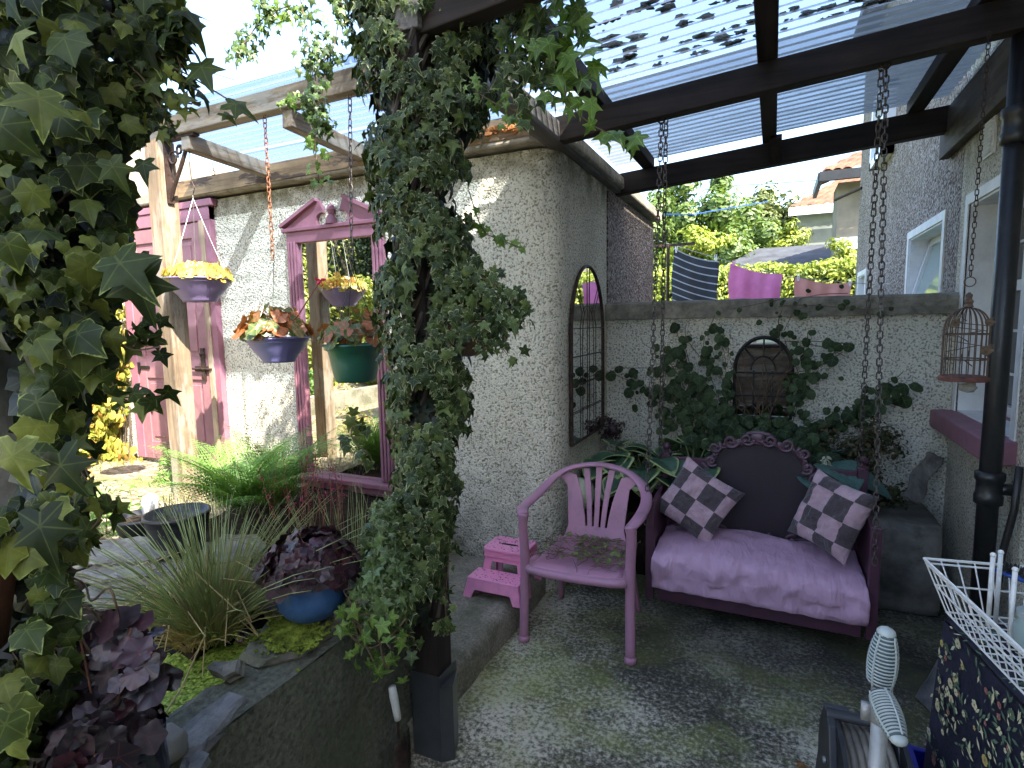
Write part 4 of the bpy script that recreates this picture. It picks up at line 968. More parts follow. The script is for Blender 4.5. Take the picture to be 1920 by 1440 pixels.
# ================================================================== HANGING POTS
def bowl(root, c, r, depth, mat, foot=True, n=40):
    b = MB(); 
    prof = [(.001, -depth+.006), (r*.42, -depth+.006), (r*.44, -depth), (r*.50, -depth), (r*.52, -depth+.012), (r*.62, -depth*.72), (r*.80, -depth*.45), (r*.90, -depth*.2), (r*.935, -.022), (r*.955, -.02), (r*.965, -.004), (r*1.02, -.003), (r*1.02, .004), (r*.94, .004), (r*.91, -.015), (.001, -.02)]
    if not foot: prof = [(.001, -depth), (r*.62, -depth), (r*.68, -depth+.012), (r*.78, -depth*.5), (r*.86, -.03), (r*.96, -.022), (r*.98, -.006), (r*1.02, -.004), (r*1.02, .006), (r*.95, .006), (r*.92, -.015), (.001, -.02)]
    b.lathe(prof, c, n); part('bowl', b, mat, root, smooth=True)
    b = MB(); b.lathe([(.001, .0), (r*.9, -.012)], c, 24); part('soil', b, M['soil'], root)
def hanger(root, c, r, top, mat, n=3):
    b = MB()
    for k in range(n):
        a = 2*PI*k/n+.5; e = Vector(c)+Vector((r*.97*math.cos(a), r*.97*math.sin(a), 0)); t_ = Vector(top)
        b.tube([e+Vector((0, 0, -.01)), e+(t_-e)*.5+Vector((0, 0, -.015)), t_], .0018, 5)
    t_ = Vector(top); b.tube([t_+Vector((0, 0, -.01)), t_+Vector((0, 0, .025)), t_+Vector((.012, 0, .045)), t_+Vector((.0, 0, .058)), t_+Vector((-.012, 0, .045))], .0025, 6)
    part('hanger', b, mat, root)
def bushy(c, r, h, n, tpl, mat, s0, s1, root, name='foliage', stems=10, spread=1.0, stemmat='greenstem', up=.6):
    c = Vector(c); P = []; Nn = []; T = []; S = []
    for k in range(n):
        a = rs.random()*2*PI; q = math.sqrt(rs.random()); hh = h*(1-.6*q*q)*rs.uniform(.45, 1)
        p = c+Vector((r*q*spread*math.cos(a), r*q*spread*math.sin(a), hh)); P.append(p)
        o_ = Vector((math.cos(a)*q, math.sin(a)*q, up+rs.uniform(-.3, .4))).normalized(); Nn.append(o_+Vector((rs.uniform(-.4, .4), rs.uniform(-.4, .4), 0)))
        T.append(Vector((math.cos(a), math.sin(a), rs.uniform(-.7, .2)))); S.append(rs.uniform(s0, s1))
    f = leaves(name, tpl, P, Nn, T, S, mat, root, bend=.3)
    b = MB()
    for k in range(stems):
        p = P[k]; b.tube([c, c+(p-c)*.5+Vector((0, 0, .02)), p], .002, 5)
    if stems: part('stems', b, M[stemmat], root)
    return f
p1 = G(372, 524, y=BY); p2 = G(521, 634, y=BY); p3 = G(664, 647, y=BY); p0 = G(188, 507, y=2.0)
hp = thing('hanging_planter', 'purple bowl hanging nearest the weathered post, full of golden leaves', 'hanging planter', p1, group='plants hanging under the side canopy')
bowl(hp, p1, .185, .135, M['purplebowl']); hk = G(362, 372, y=BY); hanger(hp, p1, .185, hk, M['wire'])
bushy(p1+Vector((0, 0, 0)), .185, .12, 420, HEUCH, M['yellowplant'], .035, .06, hp, stems=6, up=.3)
tag(part('s_hook', MB().tube([hk+Vector((0, 0, .02)), hk+Vector((.02, 0, .06)), hk+Vector((0, 0, .1)), hk+Vector((-.01, 0, .22)), hk+Vector((.01, 0, .36))], .003, 6), M['iron'], None), 'rusty hook above the golden leaved purple bowl', 'hook')
hp = thing('hanging_planter', 'blue violet bowl with a pink flowered begonia, hanging before the pink framed mirror', 'hanging planter', p2, group='plants hanging under the side canopy')
bowl(hp, p2, .172, .135, M['violetbowl']); ht = G(513, 505, y=BY); hanger(hp, p2, .172, ht, M['wire'])
bushy(p2, .18, .22, 75, HEUCH, M['begonia'], .05, .10, hp, stems=24, stemmat='terra')
fl = G(600, 528, y=BY-.06); b = MB(); b.tube([p2, G(560, 590, y=BY-.02), G(585, 550, y=BY-.04), fl], .004, 6); part('flower_stem', b, M['terra'], hp)
leaves('flower', OVAL, [fl+Vector((rs.uniform(-.008, .008), rs.uniform(-.008, .008), rs.uniform(-.008, .008))) for _ in range(16)], [(rs.uniform(-1, 1), rs.uniform(-1, 1), rs.uniform(0, 1)) for _ in range(16)], [(rs.uniform(-1, 1), rs.uniform(-1, 1), rs.uniform(-.5, 1)) for _ in range(16)], [rs.uniform(.02, .032) for _ in range(16)], M['petal'], hp)
hp = thing('hanging_planter', 'dark green pot with a red stemmed begonia, hanging against the ivy column', 'hanging planter', p3, group='plants hanging under the side canopy')
bowl(hp, p3, .158, .19, M['greenbowl'], False); h3 = G(660, 505, y=BY); hanger(hp, p3, .158, h3, M['black_iron'])
bushy(p3, .16, .22, 70, HEUCH, M['begonia'], .045, .09, hp, stems=24, stemmat='terra')
hp = thing('hanging_planter', 'white bowl hanging half hidden behind the big ivy leaves', 'hanging planter', p0, group='plants hanging under the side canopy')
bowl(hp, p0, .15, .1, M['whitebowl']); hanger(hp, p0, .15, p0+Vector((0, 0, .5)), M['wire']); bushy(p0, .15, .08, 60, OVAL, M['creeper'], .03, .05, hp, stems=4)
tag(part('hook', MB().tube([p0+Vector((0, 0, .55)), p0+Vector((.02, .1, 1.22))], .003, 5), M['iron'], None), 'long wire hook carrying the white bowl', 'hook')
c2t = G(497, 235, y=BY); 
chain('chain', 'rusty chain hanging from the beam above the blue violet bowl', Vector((c2t.x, BY, 2.74)), ht+Vector((0, 0, .06)), .026, .0028, .009, 'rustchain', 'chains of the hanging planters')
chain('chain', 'steel chain hanging from the beam above the green pot', Vector((G(655, 160, y=BY).x, BY, 2.74)), h3+Vector((0, 0, .06)), .032, .0028, .009, 'chain', 'chains of the hanging planters')
for (pp, yy) in ((G(400, 320, y=2.6), 2.6),):
    tag(part('hook', MB().tube([pp+Vector((0, 0, .05)), pp]+[pp+Vector((.015*math.sin(a), 0, -.015+.015*math.cos(a))) for a in [k*.5 for k in range(9)]], .003, 5), M['iron']), 'small cup hook under the rafter by the weathered post', 'hook')

# ================================================================== BIRD CAGE
cg = G(1806, 712, y=2.72); cgt = G(1811, 545, y=2.72)
bc = thing('bird_cage', 'rusty white wire bird cage hanging by the window sill', 'bird cage', cg)
rC = .072; hC = .27; b = MB()
b.lathe([(.001, -.004), (rC*1.1, -.004), (rC*1.12, .0), (rC*1.12, .012), (rC*1.04, .016), (.001, .014)], cg, 28); part('base', b, M['cagebase'] if 'cagebase' in M else M['iron'], bc)
b = MB()
for k in range(22):
    a = 2*PI*k/22; P = [cg+Vector((rC*math.cos(a), rC*math.sin(a), .012)), cg+Vector((rC*math.cos(a), rC*math.sin(a), hC*.66))]
    for q in range(1, 9):
        w = q/8*PI/2; P.append(cg+Vector((rC*math.cos(w)*math.cos(a)+.008*math.cos(a)*math.sin(w), rC*math.cos(w)*math.sin(a)+.008*math.sin(a)*math.sin(w), hC*.66+.10*math.sin(w))))
    b.tube(P, .0019, 4)
for z in (.30, .66):
    b.tube([cg+Vector((rC*math.cos(a), rC*math.sin(a), hC*z)) for a in [2*PI*k/24 for k in range(24)]], .003, 5, closed=True)
part('wires', b, M['cagewire'], bc)
b = MB(); b.lathe([(.012, hC*.66+.10), (.017, hC*.66+.105), (.013, hC*.66+.115), (.017, hC*.66+.125), (.01, hC*.66+.135), (.012, hC*.66+.15), (.003, hC*.66+.16)], cg, 14)
b.tube([cg+Vector((.018*math.sin(a), 0, hC*.66+.20+.018*math.cos(a))) for a in [2*PI*k/14 for k in range(14)]], .0022, 5, closed=True); part('finial', b, M['cagewire'], bc)
b = MB()
for k in range(10):
    a = rs.random()*6.3; b.beam(cg+Vector((.06*math.cos(a), .06*math.sin(a), .05+.02*k)), cg+Vector((-.05*math.cos(a+.4), -.05*math.sin(a+.4), .05+.018*k+.03)), .003, .003)
b.blob(cg+Vector((.045, -.085, .12)), .018, (1, .7, 1), 2, .5); b.blob(cg+Vector((-.05, -.07, .225)), .014, (1, .7, 1), 2, .5); b.blob(cg+Vector((.055, -.06, .225)), .014, (1, .7, 1), 2, .5)
part('twigs', b, M['twig'], bc)
b = MB(); b.blob(cg+Vector((.01, -.03, -.025)), .024, (1.3, .8, .8), 2, .3); part('clay_bird', b, M['concrete_cap'], bc)
chain('chain', 'thin rusty chain carrying the bird cage', (cg.x+.005, cg.y, 2.62), cg+Vector((0, 0, hC*.66+.225)), .02, .0018, .006, 'rustchain2' if 'rustchain2' in M else 'iron')

# ================================================================== TABLE, RACK, TOOLS
tx0, ty1 = .465, 1.86; tdir = Vector((math.sin(R(-9.3)), math.cos(R(-9.3)), 0)); tside = Vector((tdir.y, -tdir.x, 0))
c0 = Vector((tx0, ty1, .75)); LT, WT = 1.15, .46
tb = thing('cloth_table', 'table under a navy floral cloth by the house wall', 'table', (.7, 1.3, 0))
def tcl(u, v):                                    # u along the table, v across: hem, edge, top, edge, hem
    pass
b = MB()
def drape(pA, pB, dirout, n=26, hem=.58, seed=0):
    def f(u, v):
        p = pA+(pB-pA)*u; w = v
        fold = (.012*math.sin(u*17+seed)+.012*mnoise.noise(Vector((u*7, v*1.5, seed))))*w
        return p+Vector((0, 0, -hem*v))+dirout*(.006+.025*v+fold)
    b.grid(n, 14, f)
A = c0; B = c0-tdir*LT; C_ = c0+tside*WT; D_ = C_-tdir*LT
b.grid(20, 10, lambda u, v: A+(B-A)*u+(C_-A)*v+Vector((0, 0, .002*mnoise.noise(Vector((u*6, v*4, 0))))))
drape(A, B, -tside, 30, .62, 1); drape(A, C_, tdir, 16, .62, 5)
# printed flowers are part of the cloth
def flower(c, u_, v_, n_, r, petals, mi):
    for k in range(petals):
        a = 2*PI*k/petals+rs.random()*.3; q = c+(u_*math.cos(a)+v_*math.sin(a))*r*.6
        b.add([q+(u_*math.cos(t_+a)*.42*r*(1.15 if True else 1)+v_*math.sin(t_+a)*.42*r)+n_*.002 for t_ in [2*PI*j/8 for j in range(8)]], [tuple(range(8))], mi)
    b.add([c+(u_*math.cos(t_)+v_*math.sin(t_))*r*.22+n_*.0035 for t_ in [2*PI*j/6 for j in range(6)]], [tuple(range(6))], 4)
def leafd(c, u_, v_, n_, L, mi):
    a = rs.random()*6.3; d_ = u_*math.cos(a)+v_*math.sin(a); e_ = n_.cross(d_)
    b.add([c+n_*.002, c+d_*L*.5+e_*L*.16+n_*.002, c+d_*L+n_*.002, c+d_*L*.5-e_*L*.16+n_*.002], [(0, 1, 2, 3)], mi)
def deco(origin, U_, V_, n_, cnt, fn):
    for k in range(cnt):
        u, v = rs.random()*.97+.015, rs.random()*.96+.02
        c = fn(u, v)
        r = rs.choice([.006, .008, .010, .013])
        if rs.random() < .6: flower(c, U_, V_, n_, r, rs.choice([4, 5, 6, 8]), rs.choice([1, 1, 1, 2, 3, 4]))
        for _ in range(3): leafd(c+U_*rs.uniform(-.03, .03)+V_*rs.uniform(-.03, .03), U_, V_, n_, rs.uniform(.014, .034), rs.choice([3, 3, 1, 3]))
deco(A, -tdir, tside, Vector((0, 0, 1)), 260, lambda u, v: A+(B-A)*u+(C_-A)*v+Vector((0, 0, .002)))
def lf(u, v):
    p = A+(B-A)*u; fold = (.012*math.sin(u*17+1)+.012*mnoise.noise(Vector((u*7, v*1.5, 1))))*v
    return p+Vector((0, 0, -.62*v))-tside*(.006+.025*v+fold+.004)
deco(A, -tdir, Vector((0, 0, 1)), -tside, 420, lf)
tcloth = part('cloth', b, [M['navy'], M['fl_cream'], M['fl_pink'], M['fl_green'], M['fl_yellow']], None, smooth=False, fixn=False)
tcloth.name = 'floral_tablecloth'; tag(tcloth, 'navy cloth printed with small cream and pink flowers, draped over the table', 'tablecloth')
b = MB(); ct = (A+D_)/2; Mz = Matrix.Rotation(R(9.3), 3, 'Z')
b.box(ct+Vector((0, 0, -.02)), (WT-.02, LT-.02, .03), Mz); part('table_top', b, M['wmidy'], tb)
for (u, v) in ((.05, .05), (.95, .05), (.05, .95), (.95, .95)):
    b = MB(); p = A+(B-A)*u+(C_-A)*v; b.bb(p.x-.02, p.x+.02, p.y-.02, p.y+.02, 0, .715); part('leg', b, M['wmidz'], tb)
# white wire rack
rk = thing('wire_rack', 'white coated wire dish rack standing on the floral tablecloth', 'rack', c0+Vector((.15, -.2, 0)))
R0_ = c0+tdir*.07-tside*.035+Vector((0, 0, .0)); RL, RW, rh = .50, .33, .135
def rp(u, v, z): 
    k = .045*(1-z/rh)        # the sides slope in to the bottom
    return R0_-tdir*(k+u*(RL-2*k))+tside*(k+v*(RW-2*k))+Vector((0, 0, .012+z))
b = MB()
for z, r_ in ((rh, .0042), (rh-.012, .003), (rh*.5, .0028), (0, .003)):
    b.tube([rp(0, 0, z), rp(1, 0, z), rp(1, 1, z), rp(0, 1, z)], r_, 6, closed=True)
nu, nv = 12, 8
for i in range(nu+1):
    u = i/nu; b.tube([rp(u, 0, rh), rp(u, 0, 0), rp(u, 1, 0), rp(u, 1, rh)], .0022, 5)
for j in range(nv+1):
    v = j/nv; b.tube([rp(0, v, rh), rp(0, v, 0), rp(1, v, 0), rp(1, v, rh)], .0022, 5)
part('basket', b, M['white'], rk)
for (u, v, z) in ((.14, .3, .2), (.08, .42, .2), (.36, .32, .2), (.58, .4, .2)):
    b = MB(); q = rp(u, v, 0); b.tube([q, q+Vector((0, 0, z))], .0058, 8); b.blob(q+Vector((0, 0, z)), .0072, sub=2, jit=0); part('prong', b, M['white'], rk, smooth=True)
br = thing('scrubbing_brush', 'blue handled brush with black bristles lying in the wire rack', 'brush', rp(.3, .6, .1))
q0 = rp(.02, .50, .125); q1 = rp(.42, .85, .135)
b = MB(); b.tube([q0, q0+(q1-q0)*.25, q0+(q1-q0)*.6, q1], [.008, .013, .012, .007], 8, flat=.6); part('handle', b, M['blueplastic'], br, smooth=True)
b = MB()
for k in range(80):
    p = q0+(q1-q0)*rs.uniform(.1, .55)+Vector((rs.uniform(-.01, .01), rs.uniform(-.01, .01), .006)); b.tube([p, p+Vector((rs.uniform(-.006, .006), rs.uniform(-.006, .006), .026))], .0013, 4)
part('bristles', b, M['blackplastic'], br)
jl = thing('glass_jar', 'small clear jar with a pale lid in the wire rack', 'jar', rp(.42, .4, .02))
b = MB(); b.lathe([(.03, 0), (.035, .006), (.035, .06), (.028, .075), (.028, .085)], rp(.42, .45, .005), 20); part('jar', b, M['glass_pale'], jl, smooth=True)
b = MB(); b.lathe([(.031, .085), (.031, .10), (.001, .10)], rp(.42, .45, .005), 20); part('lid', b, M['greyhandle'], jl)

# ribbed handle tool
hx = G(1660, 1180, d=1.12); 
tl = thing('ribbed_handle_tool', 'long grey pole tool with two ribbed grips, standing by the hose reel', 'tool', (hx.x, hx.y, 0))
base = Vector((hx.x, hx.y, 0)); b = MB(); b.tube([base+Vector((-.005, .0, 0)), base+Vector((0, 0, hx.z-.13))], .0155, 16); b.lathe([(.016, hx.z-.2), (.019, hx.z-.195), (.019, hx.z-.12), (.016, hx.z-.115)], base, 16); b.bb(base.x-.034, base.x-.014, base.y-.006, base.y+.006, hx.z-.2, hx.z-.165); part('pole', b, M['pole'], tl, smooth=True)
def grip(a, c, r):
    root = None; b = MB(); d_ = c-a; n_ = 30; P = [a+d_*i/n_ for i in range(n_+1)]
    rr_ = [r*(.72+.36*math.sin(PI*min(1, .12+i/n_*.95))**.8) for i in range(n_+1)]
    b.tube(P, rr_, 16); gp = part('grip', b, M['darkgroove'], tl, smooth=True)
    b = MB(); Lg = d_.length; dd = d_.normalized(); sx_ = dd.cross(Vector((0, 1, 0))).normalized(); sy_ = dd.cross(sx_)
    for i in range(2, n_-1, 2):
        p = P[i]; b.tube([p+(sx_*math.cos(t_)+sy_*math.sin(t_))*(rr_[i]+.0006) for t_ in [2*PI*k/16 for k in range(16)]], .0017, 5, closed=True)
    for ang in (0, PI/2, PI, 3*PI/2): b.tube([P[i]+(sx_*math.cos(ang+.8)+sy_*math.sin(ang+.8))*(rr_[i]+.001) for i in range(n_+1)], .002, 5)
    b.blob(P[-1], rr_[-1]*1.02, (1, 1, .8), 2, 0); part('grip_ribs', b, M['greyhandle'], gp, smooth=True)
top = base+Vector((0, 0, hx.z)); grip(top+Vector((-.004, 0, -.118)), top+Vector((.002, 0, -.008)), .0235)
g2a = G(1650, 1300, d=1.09); g2b = G(1684, 1385, d=1.02); grip(g2a, g2b, .021)

# hose reel
hr = thing('hose_reel', 'charcoal plastic hose reel wound with dirty hose', 'hose reel', (.3, 1.65, 0))
a0 = G(1548, 1330, d=1.62); ez = a0.z
dX = Vector((math.cos(R(6)), math.sin(R(6)), 0)); dY = Vector((-dX.y, dX.x, 0)); O = Vector((a0.x, a0.y, 0)); WR, DR = .19, .22
def rq(u, v, z): return O+dX*(u*WR)-dY*(v*DR)+Vector((0, 0, z))
b = MB(); b.tube([rq(0, .0, ez-.012), rq(1.0, .0, ez-.012)], .017, 10, flat=.8)
for u in (0, 1):
    s = 1 if u == 0 else -1
    b.prism([rq(u, -.08, ez), rq(u, .18, ez-.02), rq(u, 1.0, 0), rq(u, .75, 0), rq(u, .35, ez*.5), rq(u, -.55, 0), rq(u, -.8, 0)], dX*(s*.022))
    b.prism([rq(u, -.08, ez), rq(u+s*.0, -.06, ez-.12), rq(u+s*.30, -.06, ez-.02), rq(u+s*.34, -.06, ez)], dY*.02)
part('frame', b, M['greyplastic'], hr, bev=.006)
b = MB(); ax = rq(0, .1, ez*.55); 
for u in (.1, .9):
    p = rq(u, .1, ez*.55); b.tube([p, p+dX*.012], ez*.42, 28)
part('drum', b, M['blackplastic'], hr)
b = MB(); P = []
for i in range(16*14):
    a = 2*PI*i/16; u = .15+.7*abs(((i/(16*7)) % 2)-1); rad = ez*.30+ez*.045*int(i/(16*7)); p = rq(u, .1, ez*.55)+(dY*math.cos(a)+Vector((0, 0, 1))*math.sin(a))*rad; P.append(p)
b.tube(P, .0105, 8); part('hose', b, M['hose'], hr, smooth=True)
b = MB(); p = rq(.0, .15, ez*.72)-dX*.002; b.tube([p, p-dX*.006], .009, 10); part('screw', b, M['wire'], hr)
# cobalt crate
cr_ = thing('plastic_crate', 'cobalt blue plastic tub on the floor beside the table', 'tub', (.46, 1.85, 0))
q = G(1706, 1402, z=.26); b = MB(); x0, y0 = q.x, q.y; w, d_ = .2, .26
for (xa, xb, ya, yb_) in ((x0, x0+w, y0-.008, y0), (x0, x0+w, y0-d_, y0-d_+.008), (x0, x0+.008, y0-d_, y0), (x0+w-.008, x0+w, y0-d_, y0)): b.bb(xa, xb, ya, yb_, .01, .26)
b.bb(x0, x0+w, y0-d_, y0, 0, .012)
for (xa, xb, ya, yb_) in ((x0-.012, x0+w+.012, y0-.008, y0+.012), (x0-.012, x0+w+.012, y0-d_-.012, y0-d_+.008), (x0-.012, x0+.008, y0-d_, y0), (x0+w-.008, x0+w+.012, y0-d_, y0)): b.bb(xa, xb, ya, yb_, .25, .264)
part('tub', b, M['cobalt'], cr_, bev=.004)

# ================================================================== STONES ON THE PATIO
blk = MB(); q = G(1640, 1000, y=3.5)
def stone(label, name, x0, x1, y0, y1, z0, z1, mat, jit=.02, seed=0, cat='stone'):
    bm = bmesh.new(); bmesh.ops.create_cube(bm, size=1); bmesh.ops.subdivide_edges(bm, edges=bm.edges[:], cuts=9, use_grid_fill=True); m = MB()
    vs = []
    for v in bm.verts:
        x, y, z = v.co; rr_ = 1-.012*(abs(2*x)**8*abs(2*y)**8+abs(2*z)**8*abs(2*y)**8+abs(2*x)**8*abs(2*z)**8)
        p = Vector(((x0+x1)/2+x*(x1-x0)*rr_, (y0+y1)/2+y*(y1-y0)*rr_, (z0+z1)/2+z*(z1-z0)*rr_)); p += mnoise.noise_vector(p*6+Vector((seed, 0, 0)))*jit; vs.append(p)
    m.add(vs, [tuple(v.index for v in f.verts) for f in bm.faces]); bm.free()
    return tag(part(name, m, mat, None, smooth=True), label, cat)
stone('squat grey concrete block on the patio between the swing seat and the house wall', 'concrete_block', .5, .84, 3.49, 3.99, 0, .50, M['block'], .012, 1, 'block')
# wavy slate leaning against the house wall on the block
b = MB()
def wavy(u, v):
    a = G(1715, 905, y=3.6); 
    p = G(1688, 930, y=3.72)*(1-v)+G(1735, 848, y=3.9)*v; q2 = G(1722, 945, y=3.72)*(1-v)+G(1768, 858, y=3.9)*v
    r_ = p*(1-u)+q2*u; r_ += Vector((.012*math.sin(v*9), 0, .006*math.sin(u*6))); return r_
b.grid(10, 16, wavy); tag(part('wavy_slate', b, M['wgreyz'], None, smooth=True, solid=.014), 'wavy edged grey slate leaning in the corner above the concrete block', 'slate')
def slab(label, pts, th, mat, name='slate_slab', seed=0, cat='slate', group=None, n_sub=4, rough=.006):
    P = [Vector(p) for p in pts]; Q = []
    for i in range(len(P)):
        a, c = P[i], P[(i+1) % len(P)]
        for k in range(n_sub):
            t_ = k/n_sub; q = a+(c-a)*t_; q = q+mnoise.noise_vector(q*14+Vector((seed, seed, 0)))*.007; Q.append(q)
    n = (P[1]-P[0]).cross(P[2]-P[0]).normalized()
    if n.z < 0: n = -n
    cen = sum(Q, Vector())/len(Q); m = MB(); L = 3; vs = []; k = len(Q)
    for l in range(L+1):
        f = l/L; sh = 1-.05*abs(f-.5)*(1 if l else 2)+.03*((l*7+seed) % 3-1)
        for i, q in enumerate(Q):
            vs.append(cen+(q-cen)*sh-n*th*f+mnoise.noise_vector(q*20+Vector((l*5, seed, 0)))*rough)
    fs = [(l*k+i, l*k+(i+1) % k, (l+1)*k+(i+1) % k, (l+1)*k+i) for l in range(L) for i in range(k)]
    # inner ring and centre on top, for an uneven face
    base = len(vs)
    for i, q in enumerate(Q): vs.append(cen+(q-cen)*.55+n*(mnoise.noise(q*9+Vector((seed, 0, 0)))*rough*1.2))
    vs.append(cen+n*rough*.5); ci = len(vs)-1
    fs += [(i, (i+1) % k, base+(i+1) % k, base+i) for i in range(k)]+[(base+i, base+(i+1) % k, ci) for i in range(k)]
    fs.append(tuple(L*k+i for i in range(k)))
    m.add(vs, fs); return tag(part(name, m, mat, None, smooth=False), label, cat, group)
q = G(1712, 1308, z=.0)
slab('dark slate slab leaning against the table by the blue tub', [G(1712, 1305, z=.01), G(1752, 1232, z=.20), (.74, 2.35, .30), (.82, 2.1, .02), G(1795, 1392, z=.02)], .03, M['slatewet'], seed=9)
# leaves blown on the patio
P = [G(1495, 1432, z=.012), G(1350, 1160, z=.01), G(1540, 1245, z=.01), G(1700, 1255, z=.01), G(1500, 1120, z=.01)]
for i, p in enumerate(P[:1]):
    o = leaves('fallen_leaf', IVY, [p], [(.2, .1, 1)], [(1, .3, 0)], [.05], M['deadleaf'] if 'deadleaf' in M else M['terra'], None); tag(o, 'curled brown fallen leaf on the patio near the hose reel', 'leaf')
# trowel
tw = G(742, 1300, y=1.45); tr_ = thing('hand_trowel', 'rusty hand trowel with a white handle leaning on the pond wall', 'trowel', G(750, 1430, x=-1.13))
h0, h1 = G(735, 1288, x=-1.15), G(746, 1348, x=-1.145); k1, k2 = G(748, 1385, x=-1.145), G(757, 1445, x=-1.125)
b = MB(); b.tube([h0, h0+(h1-h0)*.3, h0+(h1-h0)*.8, h1], [.013, .015, .013, .012], 12); part('handle', b, M['white'], tr_, smooth=True)
b = MB(); b.tube([h1, k1], .005, 8); part('shank', b, M['iron'], tr_)
b = MB(); dn = (k2-k1); sd = Vector((0, 1, 0))
b.grid(6, 8, lambda u, v: k1+dn*v*1.3+sd*((u-.5)*.075*(.75+.4*math.sin(v*2.2))*(1 if v < .75 else 1-(v-.75)*3))+Vector((.012*(1-(2*u-1)**2)-.0, 0, 0)))
part('blade', b, M['iron'], tr_, smooth=True, solid=.003)

ball = G(1088, 925, y=3.25); b = MB(); b.blob(ball, .1, sub=3, jit=0)
tag(part('garden_ball', b, M['ball'], None, smooth=True), 'pale green ball behind the lilac chair among the hostas', 'ball')
# brown woven pot behind chair
b = MB(); wp = G(1070, 985, y=3.25)
b.lathe([(.08, 0), (.1, .1), (.12, .28), (.125, .3), (.11, .3), (.1, .25)], (ball.x-.0, 3.25, .12), 24); b.lathe([(.07, 0), (.09, .12)], (ball.x, 3.25, 0), 24)
tag(part('woven_basket', b, M['coir'], None), 'dark woven basket under the pale green ball', 'basket')

# ================================================================== POND
pw = thing('pond_wall', 'dark damp concrete wall of the raised pond, left of the black post', 'wall', (-1.25, .8, 0))
b = MB()
def pf(u, v):
    y = -1.2+2.93*u; z = .62*v; return Vector((-1.2+.012*mnoise.noise(Vector((y*4, z*5, 0)))+.006*mnoise.noise(Vector((y*17, z*17, 4))), y, z))
b.grid(90, 24, pf); b.bb(-1.36, -1.215, -1.2, 1.72, 0, .615); b.grid(40, 3, lambda u, v: Vector((-1.2-.16*v, -1.2+2.93*u, .62+.004*mnoise.noise(Vector((u*20, v*3, 0))))))
b.bb(-2.9, -1.36, 1.66, 1.74, 0, .6)
part('wall', b, M['pondwall'], pw, smooth=True)
b = MB(); b.grid(4, 4, lambda u, v: Vector((-2.6+1.3*u, -.3+2.0*v, .53))); tag(part('pond_water', b, M['water']), kind='structure')
b = MB(); b.grid(30, 30, lambda u, v: Vector((-2.75+.72*u, .1+1.62*v, .56+.05*mnoise.noise(Vector((u*5, v*7, 9)))+(.04 if v > .8 else 0)-.05*max(0, u-.75)*4)))
tag(part('pond_bank', b, M['soil'], smooth=True), kind='structure')
def inpoly(p, poly):
    c = False; n = len(poly)
    for i in range(n):
        a, d_ = poly[i], poly[i-1]
        if ((a[1] > p[1]) != (d_[1] > p[1])) and (p[0] < (d_[0]-a[0])*(p[1]-a[1])/(d_[1]-a[1])+a[0]): c = not c
    return c
polys = [[(-1.97, .35), (-1.3, .45), (-1.28, 1.25), (-1.5, 1.32), (-1.75, 1.1), (-1.95, .7)], [(-1.62, 1.25), (-1.36, 1.2), (-1.34, 1.45), (-1.55, 1.5)]]
P = []
while len(P) < 9000:
    x = rs.uniform(-2.0, -1.25); y = rs.uniform(.3, 1.55)
    if any(inpoly((x, y), q) for q in polys) and mnoise.noise(Vector((x*6, y*6, 0))) > -.32: P.append((x, y, .545+.003*rs.random()))
dk_ = leaves('duckweed', ROUND, P, [(rs.uniform(-.25, .25), rs.uniform(-.25, .25), 1) for _ in P], [(rs.uniform(-1, 1), rs.uniform(-1, 1), 0) for _ in P], [rs.uniform(.006, .012) for _ in P], M['duck'])
tag(dk_, 'bright green duckweed floating on the raised pond', 'duckweed', kind='stuff')
for q in polys:
    b = MB(); c = sum((Vector((x, y, .538)) for x, y in q), Vector())/len(q); b.add([Vector((x, y, .538)) for x, y in q], [tuple(range(len(q)))]); part('duckweed_mat', b, M['duckbed'], dk_)
Z = .64
def gp(px, py, z=Z): return G(px, py, z=z)
slab('moss topped layered slate under the blue pot at the pond edge', [gp(452, 1222), gp(520, 1140), gp(600, 1128), gp(668, 1140), gp(628, 1178), gp(560, 1225), gp(490, 1240)], .045, M['slate'], seed=1, rough=.008)
slab('flat pale grey slate jutting over the duckweed at the pond edge', [gp(425, 1262, .61), gp(470, 1240, .61), gp(560, 1215, .61), gp(640, 1180, .61), gp(600, 1215, .61), gp(470, 1290, .61)], .02, M['slate'], seed=2)
slab('shiny grey slate lying on the pond wall above the grey pebble', [gp(300, 1402, .63), gp(345, 1360, .63), gp(432, 1290, .64), gp(462, 1302, .64), gp(425, 1345, .63), gp(375, 1400, .63), gp(340, 1412, .63)], .025, M['slatewet'], seed=3)
slab('narrow rounded slate edging the duckweed', [gp(285, 1380, .60), gp(300, 1352, .60), gp(385, 1292, .60), gp(415, 1282, .60), gp(380, 1320, .60), gp(320, 1370, .60)], .03, M['slate'], seed=4)
slab('wet black slate hanging over the lower corner of the pond wall', [gp(335, 1440, .62), gp(345, 1405, .62), gp(390, 1415, .62), gp(372, 1450, .62), gp(330, 1475, .62)], .02, M['slatewet'], seed=5)
slab('small wet slate wedged under the flat pale slate', [gp(450, 1312, .60), gp(505, 1272, .60), gp(530, 1262, .60), gp(520, 1285, .60), gp(470, 1325, .60)], .02, M['slatewet'], seed=6)
